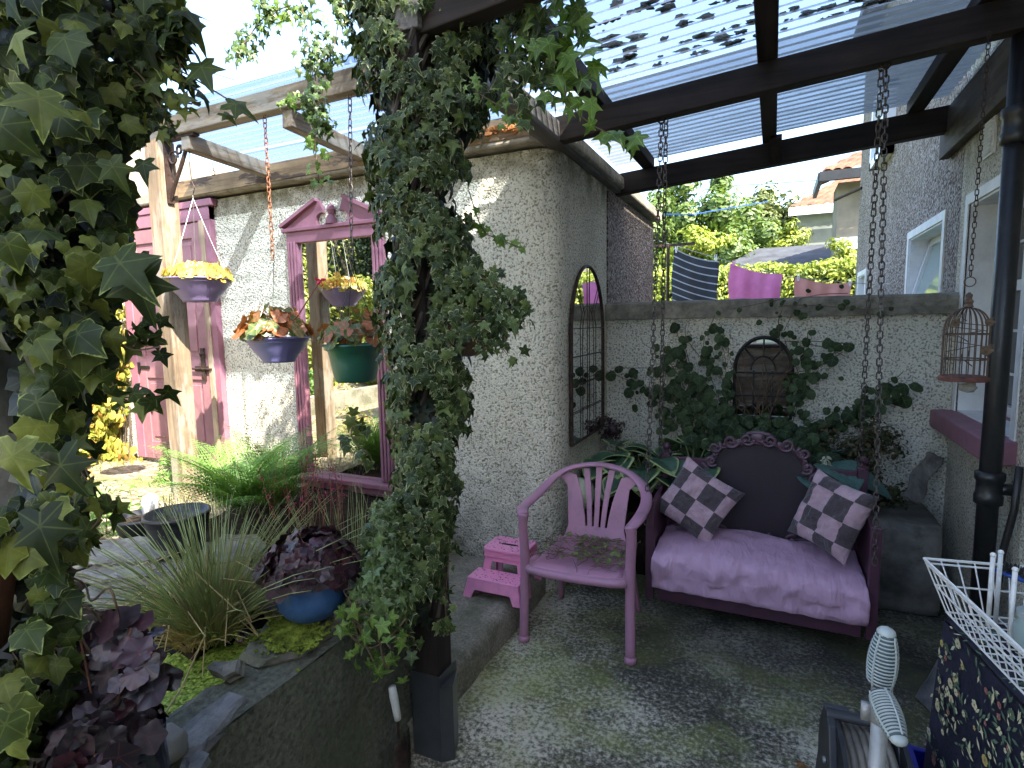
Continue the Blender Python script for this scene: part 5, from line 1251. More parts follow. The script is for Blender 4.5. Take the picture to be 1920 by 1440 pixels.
rows = [('broad pale slate on top of the stack behind the rushes', [(130, 1040), (180, 1012), (290, 1005), (345, 1020), (300, 1042), (180, 1052)], .70, 'slate'),
        ('second slate down in the stack behind the rushes', [(135, 1068), (170, 1050), (300, 1046), (380, 1055), (330, 1078), (190, 1085)], .665, 'slate'),
        ('lowest slate in the stack, just above the pond water behind the rushes', [(150, 1105), (190, 1082), (290, 1080), (340, 1092), (260, 1118), (180, 1128)], .62, 'slate'),
        ('brown mossy slate beside the black pot', [(392, 1022), (420, 1000), (478, 998), (500, 1020), (470, 1045), (410, 1050)], .69, 'slate'),
        ('grey slate under the brown mossy slate beside the black pot', [(395, 1060), (430, 1045), (490, 1042), (520, 1060), (480, 1085), (410, 1085)], .65, 'slate'),
        ('dark slate at the water behind the heuchera in the blue pot', [(440, 1100), (470, 1080), (520, 1072), (545, 1095), (510, 1120), (460, 1122)], .61, 'slatewet'),
        ('flat slate carrying the black pot', [(250, 1045), (280, 1018), (400, 1015), (420, 1040), (350, 1062), (270, 1060)], .655, 'slate')]
for i, (lb_, pp, z, mt) in enumerate(rows): slab(lb_, [gp(x, y, z) for x, y in pp], .035, M[mt], seed=10+i, rough=.01)
b = MB(); q = gp(307, 1400, .65); b.blob(q, .047, (1, 1.1, .85), 3, .10, 0, 3); tag(part('pebble', b, M['pebblestone'], None, smooth=True), 'smooth grey round stone on the pond corner', 'stone')
# moss on the slate under the pot
b = MB()
for k in range(900):
    q = gp(rs.gauss(545, 34), rs.gauss(1188, 18), .652)
    if mnoise.noise(q*9) > -.2: b.blob(q, rs.uniform(.004, .009), (1, 1, .6), 1, .4, 0, k)
tag(part('moss', b, M['moss2'], None), 'green moss cushions on the layered slate under the blue pot', 'moss', kind='stuff')

# pots
def pot(name, label, c, prof, mat, soilz, soilr):
    t_ = thing(name, label, 'plant pot', c); b = MB(); b.lathe(prof, c, 40); part('pot', b, mat, t_, smooth=True)
    b = MB(); b.lathe([(.001, soilz+.005), (soilr, soilz)], c, 24); part('soil', b, M['soil'], t_); return t_
bc_ = gp(590, 1166, .645)+Vector((-.045, .04, 0)); k = 1.0
bp_ = pot('plant_pot', 'round blue glazed pot of dark purple heuchera on the pond edge', bc_, [(.001, 0), (.07, 0), (.092, .015), (.112, .05), (.117, .09), (.111, .125), (.103, .145), (.109, .15), (.112, .162), (.106, .167), (.098, .157), (.088, .14)], M['bluepot'], .14, .085)
bushy(bc_+Vector((0, 0, .15)), .15, .15, 320, HEUCH, M['heuchera'], .035, .07, bp_, stems=20, stemmat='terra', up=.45)
P = [bc_+Vector((.1*math.cos(a), .1*math.sin(a), .13+rs.uniform(-.04, .05))) for a in [rs.random()*6.3 for _ in range(26)]]
leaves('drooping_leaves', HEUCH, P, [(p.x-bc_.x, p.y-bc_.y, .02) for p in P], [(rs.uniform(-.3, .3), rs.uniform(-.3, .3), -1) for _ in P], [rs.uniform(.035, .06) for _ in P], M['heuchera'], bp_)
q = G(190, 1405, d=1.05)
np_ = pot('plant_pot', 'dark navy pot with silvery purple heuchera in the lower left corner', Vector((q.x, q.y, q.z-.17)), [(.001, 0), (.07, 0), (.09, .02), (.105, .1), (.1, .17), (.105, .175), (.105, .19), (.09, .19), (.088, .17)], M['navypot'], .17, .09)
bushy(Vector((q.x, q.y, q.z+.0)), .10, .13, 170, HEUCH, M['heuchera2'], .03, .065, np_, stems=20, stemmat='terra', up=.35)
P = [G(rs.gauss(222, 36), rs.uniform(1175, 1310), d=rs.uniform(1.0, 1.2)) for _ in range(85)]
leaves('upper_foliage', HEUCH, P, [-Fw+Vector((rs.uniform(-.5, .5), rs.uniform(-.5, .5), rs.uniform(.3, 1.4))) for _ in P], [(rs.uniform(-1, 1), rs.uniform(-1, 1), rs.uniform(-.6, .2)) for _ in P], [rs.uniform(.03, .065) for _ in P], M['heuchera2'], np_, bend=.3)
b = MB()
for p in P[:30]: b.tube([Vector((q.x, q.y, q.z)), (p+q)/2+Vector((0, 0, .02)), p], .0018, 5)
part('upper_stems', b, M['terra'], np_)
bl = gp(325, 1035, .665)+Vector((0, .03, 0))
pk = pot('plant_pot', 'round black plastic pot with a few thin stems on the slates', bl, [(.001, 0), (.095, 0), (.102, .03), (.117, .12), (.123, .15), (.127, .15), (.127, .165), (.118, .165), (.115, .145)], M['blackplastic'], .14, .11)
b = MB()
for k in range(30):
    a = rs.random()*6.3; p = bl+Vector((.1*math.cos(a)*rs.random(), .1*math.sin(a)*rs.random(), .14)); b.tube([p, p+Vector((rs.uniform(-.05, .05), rs.uniform(-.05, .05), rs.uniform(.03, .12)))], .0012, 4)
part('stems', b, M['greenstem'], pk)
b2 = gp(240, 1010, .60)+Vector((-.03, .08, 0))
pot('plant_pot', 'low dark tub partly hidden behind the round black pot', b2, [(.001, 0), (.09, 0), (.112, .07), (.12, .075), (.12, .085), (.108, .085), (.1, .06)], M['greyplastic'], .06, .1)
wl = G(282, 945, y=1.75); b = MB(); b.lathe([(.036, -.12), (.04, 0), (.042, .005), (.037, .03), (.025, .045), (.001, .05)], wl, 24); tag(part('white_container', b, M['white'], None, smooth=True), 'white domed plastic container behind the round black pot', 'container')

# rushes
cb = gp(385, 1195, .56)
def blades(name, mat, c, n, spread, h0, h1, r, lean, parent=None, dirb=0, zb=0):
    b = MB()
    for k in range(n):
        a = rs.random()*2*PI; q = math.sqrt(rs.random()); p = c+Vector((math.cos(a)*q*spread, math.sin(a)*q*spread, zb))
        h = rs.uniform(h0, h1); L = lean*q*rs.uniform(.5, 1.4); a2 = a+rs.gauss(0, .5); dr_ = Vector((math.cos(a2), math.sin(a2), 0))
        P = [p+dr_*(L*h*(t_**1.4))+Vector((0, 0, h*t_*(1-.25*L*t_))) for t_ in (0, .3, .6, .85, 1)]
        b.tube(P, [r, r, r*.85, r*.6, r*.25], 4, cap=False)
    return part(name, b, mat, parent)
ru = thing('rush_clump', 'spiky clump of green and straw coloured rushes growing in the pond', 'plant', cb)
blades('green_stems', M['rush'], cb+Vector((.02, .02, 0)), 360, .08, .2, .52, .0021, .95, ru)
blades('straw_stems', M['rushdry'], cb, 330, .09, .09, .24, .0021, 1.2, ru)
b = MB()
for k in range(60):
    a = rs.random()*6.3; p = cb+Vector((.06*math.cos(a), .06*math.sin(a), 0)); h = rs.uniform(.1, .3); q2 = p+Vector((.1*math.cos(a), .1*math.sin(a), h)); a += rs.uniform(-1, 1); b.tube([p, (p+q2)/2+Vector((0, 0, .02)), q2, q2+Vector((.14*math.cos(a), .14*math.sin(a), -rs.uniform(.02, .14)))], .0018, 4)
part('bent_stems', b, M['rushdry'], ru)
b = MB(); b.blob(cb+Vector((0, 0, -.01)), .09, (1, 1, .35), 2, .3); part('crown', b, M['soil'], ru)
b = MB(); b.tube([gp(305, 1345, .60), G(340, 1290, z=.62), G(385, 1190, z=.66)], .0025, 6); b.tube([G(400, 1140, z=.68), G(478, 1082, z=.74)], .0022, 5); part('fallen_stems', b, M['rushdry'], ru)

# fern
def fern(label, base, n, L0, L1, a0=0, a1=2*PI, tilt=.8, group=None):
    t_ = thing('fern', label, 'fern', base, 0, group); base = Vector(base); P = []; Nn = []; T = []; S = []; b = MB()
    for k in range(n):
        a = a0+(a1-a0)*(k+rs.random())/n; L = rs.uniform(L0, L1); el = rs.uniform(.7, 1.25)*tilt; d_ = Vector((math.cos(a), math.sin(a), 0)); pts = []
        m_ = 26
        for i in range(m_+1):
            f = i/m_; th = el-f*1.05*rs.uniform(.98, 1.02)
            pts.append((pts[-1] if pts else base)+(d_*math.cos(th)+Vector((0, 0, math.sin(th))))*(L/m_ if pts else 0))
        b.tube(pts, [.0022*(1-.8*i/m_) for i in range(m_+1)], 4)
        for i in range(4, m_+1):
            f = i/m_; pl = L*.30*math.sin(PI*min(1, .12+f*.9))*1.0*(1-.55*f)
            tn = (pts[i]-pts[i-1]).normalized(); sd_ = tn.cross(Vector((0, 0, 1))).normalized(); nn = sd_.cross(tn)
            for s in (-1, 1):
                dp = (sd_*s*.92+tn*.38).normalized(); m2 = 7
                for j in range(m2):
                    g_ = (j+.5)/m2; q = pts[i]+dp*pl*g_-Vector((0, 0, pl*.25*g_*g_))
                    for s2 in (-1, 1):
                        P.append(q); Nn.append(nn+Vector((rs.uniform(-.2, .2), rs.uniform(-.2, .2), 0))); T.append((tn*s2+dp*.7)); S.append(pl*.20*(1-.75*g_)+.002)
    leaves('fronds', RHOM, P, Nn, T, S, M['fern'], t_); part('stalks', b, M['greenstem'], t_); return t_
fern('feathery green fern in front of the pink door post', G(455, 965, y=2.0), 26, .42, .68, tilt=1.2)
fern('tall fern spreading before the pink framed mirror', G(520, 960, y=2.45), 20, .46, .78, tilt=1.35)
# coral bells stalks
fb_ = gp(560, 1000, .66); fs_ = thing('flowering_stalks', 'thin stalks of tiny crimson bells rising beside the ferns', 'plant', fb_)
b = MB(); P = []
for k in range(30):
    t0 = G(rs.uniform(500, 650), rs.uniform(965, 1010), d=rs.uniform(1.9, 2.3)); t1 = t0+Vector((rs.uniform(-.05, .05), rs.uniform(-.05, .05), rs.uniform(.12, .34)))
    b.tube([t0+Vector((0, 0, -.06)), t0, (t0+t1)/2+Vector((rs.uniform(-.012, .012), 0, 0)), t1], .0011, 4)
    for j in range(16): P.append(t0+(t1-t0)*rs.uniform(.45, 1.02)+Vector((rs.gauss(0, .009), rs.gauss(0, .009), 0)))
part('stalks', b, M['terra'], fs_)
leaves('bells', RHOM, P, [(rs.uniform(-1, 1), rs.uniform(-1, 1), rs.uniform(-1, 1)) for _ in P], [(rs.uniform(-1, 1), rs.uniform(-1, 1), -1) for _ in P], [rs.uniform(.006, .011) for _ in P], M['bell'], fs_)
gr_ = blades('wispy_grass', M['rush'], Vector((-1.75, 1.95, .47)), 170, .35, .15, .4, .0012, .5); tag(gr_, 'wispy grass and weeds at the foot of the roughcast wall', 'grass', kind='stuff')
gr_ = blades('weeds', M['rush'], Vector((-3.2, 2.5, .47)), 260, .5, .05, .25, .0016, .8); tag(gr_, 'low grass around the foot of the weathered post', 'grass', kind='stuff')

# ================================================================== IVY
def lerp_tab(tab, y):
    for a, c in zip(tab, tab[1:]):
        if a[0] <= y <= c[0]:
            f = (y-a[0])/(c[0]-a[0]); return a[1]*(1-f)+c[1]*f, a[2]*(1-f)+c[2]*f
    return tab[-1][1], tab[-1][2]
def ivymass(root, tab, d0, thick, n, s0, s1, mat, name='foliage', front=.75, stretch=0, clump=0, droop=1.0):
    P = []; Nn = []; T = []; S = []; wmax = max(r_-l for _, l, r_ in tab)
    while len(P) < n:
        y = rs.uniform(tab[0][0], tab[-1][0]); l, r_ = lerp_tab(tab, y)
        if rs.random() > (r_-l)/wmax: continue
        u = rs.uniform(-1, 1); x = (l+r_)/2+u*(r_-l)/2
        if clump and mnoise.noise(Vector((x*clump, y*clump, 0))) < -.22: continue
        q = math.sqrt(max(0, 1-u*u)); fr_ = rs.random() < front
        dd = d0-(1 if fr_ else -1)*thick*q*rs.uniform(.55, 1.1)
        P.append(G(x, y, d=dd)); o_ = (-Fw*q*(1 if fr_ else -1)+Rt*u*.9+Vector((0, 0, .35)))
        Nn.append(o_+Vector((rs.gauss(0, .38), rs.gauss(0, .38), rs.gauss(0, .32))))
        T.append(Vector((0, 0, -droop))+Rt*(u*.4+rs.gauss(0, .45))-Fw*.25+Vector((0, 0, rs.gauss(0, .2)))); S.append(s0+(s1-s0)*rs.random()**1.5)
    return leaves(name, IVY, P, Nn, T, S, mat, root, bend=.45)
def strand(root, pts, d, n, s0, s1, mat, name='strand', tpl=None, jit=.02, stem='twig', r=.002):
    Q = smooth_pts([G(x, y, d=d) if len(pp) == 2 else G(x, y, d=pp[2]) for pp in pts for x, y in [pp[:2]]], 6); b = MB(); b.tube(Q, r, 5)
    st_ = part(name+'_stem', b, M[stem], root)
    P = [Q[rs.randrange(len(Q))]+Vector((rs.gauss(0, jit), rs.gauss(0, jit), rs.gauss(0, jit))) for _ in range(n)]
    leaves('leaves', tpl or IVY, P, [-Fw+Vector((rs.gauss(0, .6), rs.gauss(0, .6), rs.gauss(.3, .5))) for _ in P], [(rs.gauss(0, .7), rs.gauss(0, .5), -1+rs.gauss(0, .5)) for _ in P], [rs.uniform(s0, s1) for _ in P], M[mat], st_, bend=.4)
iv = thing('ivy_column', 'thick column of dark variegated ivy climbing the black post', 'ivy', (-1.12, PY, 0))
tab = [(-260, 560, 1060), (0, 625, 1000), (60, 655, 968), (110, 665, 960), (200, 680, 925), (300, 682, 888), (400, 697, 880), (480, 706, 895), (540, 700, 930), (590, 704, 940), (625, 712, 915), (680, 716, 884), (760, 728, 884), (850, 730, 880), (920, 728, 864), (1000, 705, 842), (1080, 700, 830), (1130, 670, 832), (1172, 690, 828)]
ivymass(iv, tab, 2.02, .24, 7000, .02, .054, M['ivy'], clump=.012)
ivymass(iv, [(y, l+30, r_-30) for y, l, r_ in tab], 2.02, .10, 1500, .05, .08, M['ivyshade'], name='inner_foliage', front=.6)
b = MB()
for k in range(9):
    a0 = k*.7; b.tube(smooth_pts([(-1.12+.07*math.cos(a0+z*1.9), PY+.07*math.sin(a0+z*1.9), .55+z*.25+.0) for z in range(9)], 3), .009, 6)
part('stems', b, M['bark'], iv)
S_ = [([(470, 0), (500, 20), (480, 50), (455, 85), (442, 95)], 90, 1.9), ([(560, -20), (575, 60), (585, 130), (590, 190), (575, 215)], 130, 1.9), ([(590, 100), (592, 200), (590, 260), (598, 340)], 60, 1.9), ([(545, 10), (520, 20), (500, 40)], 40, 1.9), ([(640, 0), (625, 90), (600, 120)], 90, 1.9)]
for pts, n, d_ in S_: strand(iv, pts, d_, n, .016, .034, 'ivylight' if n < 70 else 'ivysmall', jit=.022)
strand(iv, [(585, 200), (555, 185), (530, 190)], 1.9, 30, .015, .03, 'ivylight', jit=.012); strand(iv, [(590, 220), (615, 235), (600, 250)], 1.9, 40, .015, .03, 'ivysmall', jit=.015)
for pts, n, s0, s1, m_ in [([(960, 60), (1010, 110), (1040, 90), (1075, 60)], 18, .05, .085, 'ivylight'), ([(1030, 40), (1055, 130), (1065, 190), (1120, 240), (1190, 262)], 20, .045, .08, 'ivylight'), ([(1020, 60), (1060, 120), (1110, 150), (1130, 130)], 10, .06, .09, 'ivylight'),
                           ([(930, 90), (970, 120), (1000, 150), (985, 190)], 34, .04, .07, 'ivy'), ([(985, -10), (1010, 40), (1000, 100)], 40, .04, .08, 'ivy'), ([(1060, -20), (1075, 20), (1080, 60)], 24, .04, .07, 'ivylight'), ([(890, 170), (940, 200), (985, 210)], 36, .018, .03, 'ivylight')]:
    strand(iv, pts, 1.75, n, s0, s1, m_, jit=.025)
strand(iv, [(880, 360), (905, 430), (940, 450), (978, 465)], 2.0, 16, .02, .045, 'ivylight', jit=.008)
strand(iv, [(860, 600), (900, 640), (930, 610), (950, 640)], 1.78, 60, .02, .045, 'ivy', jit=.03)
strand(iv, [(880, 520), (925, 530), (965, 580), (940, 600)], 1.8, 130, .025, .045, 'ivy', jit=.03)
strand(iv, [(690, 780), (665, 790), (660, 820), (690, 850)], 1.9, 14, .03, .05, 'ivy', jit=.02)
strand(iv, [(835, 960), (842, 1040), (835, 1120), (838, 1180)], 1.95, 46, .02, .04, 'ivy', jit=.014)
strand(iv, [(720, 940), (735, 1060), (760, 1200)], 1.75, 60, .03, .05, 'ivy', jit=.03)
for pts in ([(650, 1150), (700, 1190), (760, 1195)], [(640, 1175), (690, 1215), (735, 1190), (760, 1160)], [(700, 1140), (720, 1240), (735, 1260)], [(660, 1130), (680, 1195), (705, 1250)]): strand(iv, pts, 1.72, 12, .03, .05, 'ivylight', jit=.03, r=.003)
# trailing ivy and small growth between the blue pot and the post
gv = thing('trailing_ivy', 'mixed small ivy tumbling over the pond wall between the blue pot and the post', 'ivy', gp(690, 1120))
ivymass(gv, [(940, 700, 745), (1010, 690, 760), (1080, 672, 780), (1150, 640, 775), (1185, 655, 750)], 1.85, .14, 1300, .018, .045, M['ivysmall'], front=.7)
b = MB()
for k in range(26):
    p = G(rs.uniform(640, 770), rs.uniform(1100, 1180), d=rs.uniform(1.7, 1.85)); b.tube(smooth_pts([p, p+Vector((rs.uniform(-.06, .06), rs.uniform(-.06, .06), rs.uniform(-.05, .03))), p+Vector((rs.uniform(-.08, .08), rs.uniform(-.05, .05), -rs.uniform(.02, .14)))], 4), .0022, 5)
part('stems', b, M['twig'], gv)
# a coir lined basket hidden in the ivy
bk = thing('coir_basket', 'shaggy brown coir basket poking out of the right side of the ivy column', 'basket', G(900, 640, d=1.85))
c = G(880, 598, d=1.93); b = MB(); b.lathe([(.001, -.13), (.04, -.12), (.08, -.085), (.11, -.03), (.12, .0), (.11, .005), (.1, -.02)], c, 24, wob=.06); part('liner', b, M['coir'], bk)
b = MB()
for k in range(90):
    a = rs.random()*6.3; p = c+Vector((.12*math.cos(a), .12*math.sin(a), -rs.uniform(.0, .1))); b.tube([p, p+Vector((rs.uniform(-.03, .03), rs.uniform(-.03, .03), -rs.uniform(.0, .05)))], .0012, 3)
part('fibres', b, M['twig'], bk)

# near ivy on the left, over a stone pillar
ic = G(40, 700, d=1.12)
nv = thing('near_ivy', 'big leaved variegated ivy and its stone pillar filling the left side', 'ivy', (ic.x-.08, ic.y, 0))
b = MB(); cxp, cyp = ic.x-.215, ic.y-.04; n1 = 40; m1 = 26
def pil(u, v):
    a = 2*PI*v; z = 2.9*u; r_ = .145*(1+.18*mnoise.noise(Vector((math.cos(a)*1.5, math.sin(a)*1.5, z*2.6)))+.05*mnoise.noise(Vector((math.cos(a)*5, math.sin(a)*5, z*9))))
    return Vector((cxp+r_*math.cos(a), cyp+r_*math.sin(a), z))
b.grid(n1*2, m1, pil); part('pillar', b, M['palestone'], nv, smooth=True)
ltab = [(-420, -700, 520), (0, -280, 318), (60, -260, 330), (120, -250, 300), (200, -240, 262), (260, -220, 250), (330, -220, 225), (400, -200, 238), (500, -200, 232), (560, -180, 205), (620, -170, 190), (700, -160, 172), (800, -160, 150), (860, -160, 138), (950, -160, 138), (1050, -150, 128), (1150, -150, 130), (1240, -150, 140), (1330, -150, 110), (1440, -150, 80), (1600, -150, 60)]
def leftivy(n, s0, s1, dlo, dhi, mat, name, gap=True, xoff=0, tpl=None):
    P = []; Nn = []; T = []; S = []
    while len(P) < n:
        y = rs.uniform(-300, 1560); l, r_ = lerp_tab(ltab, y); x = rs.uniform(-140, r_+xoff); u = (x+140)/(r_+140)
        if y > 600 and x < 55 and 620 < y < 960: continue
        if y > 1010 and x < 42 and y < 1240: continue
        if y < 450 and mnoise.noise(Vector((x*.022, y*.022, 3))) < -.12-.25*(1-u) and u > .6: continue
        if y > 700 and mnoise.noise(Vector((x*.018, y*.018, 8))) < -.3 and u > .5: continue
        dd = rs.uniform(dlo, dhi)+.25*max(0, u-.6)
        P.append(G(x, y, d=dd)); Nn.append(-Fw*.9+Rt*(u-.3)*.7+Vector((0, 0, .5))+Vector((rs.gauss(0, .4), rs.gauss(0, .4), rs.gauss(0, .4))))
        T.append(Vector((0, 0, -1))+Rt*(.35+rs.gauss(0, .5))-Fw*.2); S.append(s0+(s1-s0)*rs.random()**1.6)
    return leaves(name, tpl or IVYB, P, Nn, T, S, mat, nv, bend=.5)
leftivy(1500, .03, .075, 1.0, 1.22, M['ivyshade'], 'inner_foliage')
leftivy(2000, .020, .056, .88, 1.1, M['ivyfront'], 'foliage')
leftivy(40, .045, .065, .8, .95, M['ivyfront'], 'large_leaves', xoff=-30)
leftivy(1100, .015, .032, 1.15, 1.35, M['ivysmall'], 'small_foliage', xoff=10)
b = MB()
for k in range(26):
    y0 = rs.uniform(-100, 1300); x0 = rs.uniform(0, 120); pts = [G(x0, y0, d=1.1)]
    for i in range(4): x0 += rs.uniform(10, 50); y0 += rs.uniform(-40, 60); pts.append(G(x0, y0, d=rs.uniform(1.0, 1.15)))
    b.tube(smooth_pts(pts, 4), .0022, 5)
part('stems', b, M['twig'], nv)
for pts, n, s0, s1 in [([(230, 20), (290, 50), (330, 100), (345, 160)], 40, .015, .04), ([(240, 120), (270, 150), (300, 200), (320, 240)], 30, .015, .035), ([(215, 150), (245, 200), (262, 240)], 40, .012, .03), ([(220, 430), (250, 480), (285, 520)], 8, .03, .05), ([(200, 20), (260, 60), (300, 110), (360, 145), (425, 185)], 10, .03, .05), ([(230, 180), (262, 160), (320, 185), (360, 195)], 5, .02, .03), ([(180, 100), (210, 150), (248, 185)], 16, .02, .04), ([(150, 600), (200, 620), (245, 655), (300, 650)], 6, .03, .05), ([(160, 690), (210, 740), (280, 745)], 6, .03, .05), ([(250, 650), (275, 610), (290, 590)], 5, .03, .045), ([(200, 700), (235, 750), (265, 730)], 5, .03, .045),
                       ([(250, 60), (300, 80), (330, 60), (345, 30)], 22, .03, .07), ([(150, 880), (190, 960), (150, 1010)], 10, .03, .05), ([(140, 830), (170, 900), (215, 960)], 8, .03, .045)]:
    strand(nv, pts, 1.0, n, s0, s1, 'ivyfront', jit=.012, r=.0015)
P = [G(375, 118, d=1.0), G(335, 42, d=1.0), G(310, 170, d=1.0), G(255, 500, d=.92), G(215, 480, d=.9), G(70, 170, d=.8), G(40, 60, d=.8), G(75, 960, d=.8), G(110, 850, d=.82), G(270, 300, d=.95), G(30, 830, d=.8), G(205, 300, d=.9)]
leaves('outstanding_leaves', IVY, P, [-Fw+Vector((rs.gauss(0, .25), rs.gauss(0, .25), rs.gauss(.3, .2))) for _ in P], [Vector((0, 0, -1))+Rt*rs.uniform(-.2, .9) for _ in P], [.06, .065, .045, .09, .085, .08, .06, .08, .07, .045, .07, .05], M['ivyfront'], nv, bend=.4)
tp = G(8, 1225, d=1.0); b = MB(); b.lathe([(.001, 0), (.07, 0), (.095, .14), (.1, .145), (.105, .15), (.105, .19), (.095, .19), (.09, .15), (.001, .14)], tp-Rt*.085, 30)
tag(part('terracotta_pot', b, M['terra'], None, smooth=True), 'weathered terracotta pot at the left edge among the ivy', 'plant pot')

# ================================================================== PLANTS BY THE GARDEN WALL
cl_ = thing('climbing_plant', 'round leaved climber spreading over the garden wall around the small arched mirror', 'climber', G(1430, 840, y=3.85))
vines = []
for _ in range(40):
    a = rs.uniform(.12, 2.9); x, y = 1430+rs.uniform(-100, 80), 830+rs.uniform(-20, 20); L = rs.choice([5, 7, 9, 10, 12]); pts = [(x, y)]
    for i in range(L):
        x += math.cos(a)*20; y -= abs(math.sin(a))*22; a += rs.uniform(-.35, .35); a = max(.25, min(2.8, a)); pts.append((x, y))
        if y < 575: break
    vines.append(pts)
vines += [[(1330, 740), (1290, 690), (1240, 690), (1190, 690), (1150, 690)], [(1340, 700), (1290, 640), (1285, 610)], [(1480, 640), (1540, 650), (1585, 668)], [(1470, 640), (1530, 640), (1600, 645)], [(1480, 700), (1530, 690), (1580, 660)], [(1470, 620), (1490, 580), (1500, 560)], [(1280, 650), (1265, 700), (1275, 760)],
          [(1460, 575), (1500, 572), (1560, 575), (1630, 580), (1670, 575)], [(1470, 560), (1420, 570), (1370, 580)], [(1500, 560), (1540, 552), (1590, 550)], [(1240, 750), (1250, 690)]]
P = []; b = MB(); S = []
for pts in vines:
    Q = smooth_pts([G(x, y, y=3.93-.06*rs.random()) for x, y in pts], 3); 
    for i, p in enumerate(Q): p.y = min(p.y, 3.94)
    b.tube(Q, .0022, 4)
    for i in range(len(pts)-1):
        for _ in range(2):
            x = pts[i][0]+rs.uniform(0, 1)*(pts[i+1][0]-pts[i][0])+rs.gauss(0, 9); y = pts[i][1]+rs.random()*(pts[i+1][1]-pts[i][1])+rs.gauss(0, 9)
            if 1372 < x < 1484 and 628 < y < 775 and (rs.random() < .97 or x < 1470): continue
            if y < 575 and y > 540: dep = 3.93
            else: dep = 3.93-.10*rs.random()
            P.append(G(x, y, y=dep)); S.append(rs.uniform(.03, .08)*(1 if y > 600 else .6))
for _ in range(380):
    x = rs.gauss(1400, 80); y = 862-abs(rs.gauss(0, 34))
    if 1372 < x < 1484 and y < 780: continue
    if x < 1240 or x > 1560: continue
    P.append(G(x, y, y=rs.uniform(3.6, 3.92))); S.append(rs.uniform(.045, .085))
leaves('foliage', ROUND, P, [(rs.gauss(0, .35), -1, rs.gauss(.5, .35)) for _ in P], [(rs.gauss(0, .6), -.3, -1) for _ in P], S, M['climber'], cl_, bend=.2)
part('stems', b, M['twig'], cl_)
bm_ = MB()
def hosta(label, c, n, L, mat, spread=1.0, group=None, seed=0):
    t_ = thing('hosta', label, 'hosta', c, 0, group); c = Vector(c); m = MB(); cols = []
    st_ = MB(); r2 = random.Random(seed)
    for k in range(n):
        a = 2*PI*k/n*1.618*3+r2.random(); lv = k/n; el = 1.25-.95*lv; d_ = Vector((math.cos(a), math.sin(a), 0)); ln = L*r2.uniform(.75, 1.1); W_ = ln*.5
        p0 = c+(d_*math.cos(el)+Vector((0, 0, math.sin(el))))*ln*(.55+.5*r2.random())*spread
        st_.tube([c, (c+p0)/2+Vector((0, 0, .02)), p0], .004, 5)
        sd_ = Vector((-d_.y, d_.x, 0)); base = len(m.v); nu, nv_ = 16, 9; tw_ = r2.uniform(-.25, .25)
        for j in range(nv_+1):
            v = j/nv_; w = W_*math.sin(PI*min(1, v*.92+.06))**.6*(1-.45*v*v)*(1-max(0, v-.93)*10)
            th = el*.35-v*1.3
            q = p0+d_*ln*(v*.86)+Vector((0, 0, ln*(.22*math.sin(el)*v-.42*v*v)))
            for i in range(nu+1):
                u = i/nu*2-1; m.v.append(tuple(q+sd_*w*u+Vector((0, 0, w*(.30*abs(u)**1.2-.10*u*u+tw_*u)+.006*abs(math.sin(u*PI*4))))))
                cols.append((lv*.999, max(abs(u), v if v > .8 else 0), r2.random(), 1))
        for j in range(nv_):
            for i in range(nu): m.f.append((base+j*(nu+1)+i, base+j*(nu+1)+i+1, base+(j+1)*(nu+1)+i+1, base+(j+1)*(nu+1)+i)); m.m.append(0)
    o = part('leaves', m, mat, t_, smooth=True, fixn=False); ca = o.data.color_attributes.new('lv', 'FLOAT_COLOR', 'POINT'); ca.data.foreach_set('color', [x for c_ in cols for x in c_])
    part('leaf_stalks', st_, M['greenstem'], t_); return t_
hosta('cream edged hosta under the tall arched mirror, nearest the outbuilding wall', (-.92, 3.55, .56), 22, .23, M['hosta'], seed=1)
hosta('cream edged hosta behind the lilac chair back', (-.70, 3.44, .56), 24, .25, M['hosta'], seed=2)
hosta('cream edged hosta behind the left end of the swing seat', (-.42, 3.56, .60), 20, .22, M['hosta'], seed=5)
hosta('large blue green hosta behind the carved seat back', (.20, 3.66, .56), 14, .27, M['hostablue'], seed=3)
hosta('dark green hosta low behind the middle of the swing seat', (-.1, 3.7, .52), 14, .22, M['hostablue'], seed=4)
b = MB(); b.grid(20, 8, lambda u, v: Vector((-1.08+1.6*u, 3.42+.58*v, .42+.08*mnoise.noise(Vector((u*6, v*4, 0)))))); b.bb(-1.08, .52, 3.42, 3.46, 0, .4); tag(part('flower_bed', b, M['soil'], smooth=True), kind='structure')
hf = G(1548, 868, y=3.5); b = MB(); P = [hf+Vector((rs.gauss(0, .008), rs.gauss(0, .008), rs.uniform(-.045, .04))) for _ in range(60)]
fl_ = thing('hosta_flower', 'single cream flower spike standing above the blue green hosta', 'flower', hf); b.tube([hf+Vector((0, .02, -.25)), hf+Vector((0, 0, .04))], .003, 5); part('stalk', b, M['greenstem'], fl_)
leaves('petals', OVAL, P, [(rs.gauss(0, 1), rs.gauss(0, 1), rs.gauss(0, .5)) for _ in P], [(rs.gauss(0, 1), rs.gauss(0, 1), -.8) for _ in P], [rs.uniform(.018, .03) for _ in P], M['creampetal'], fl_)
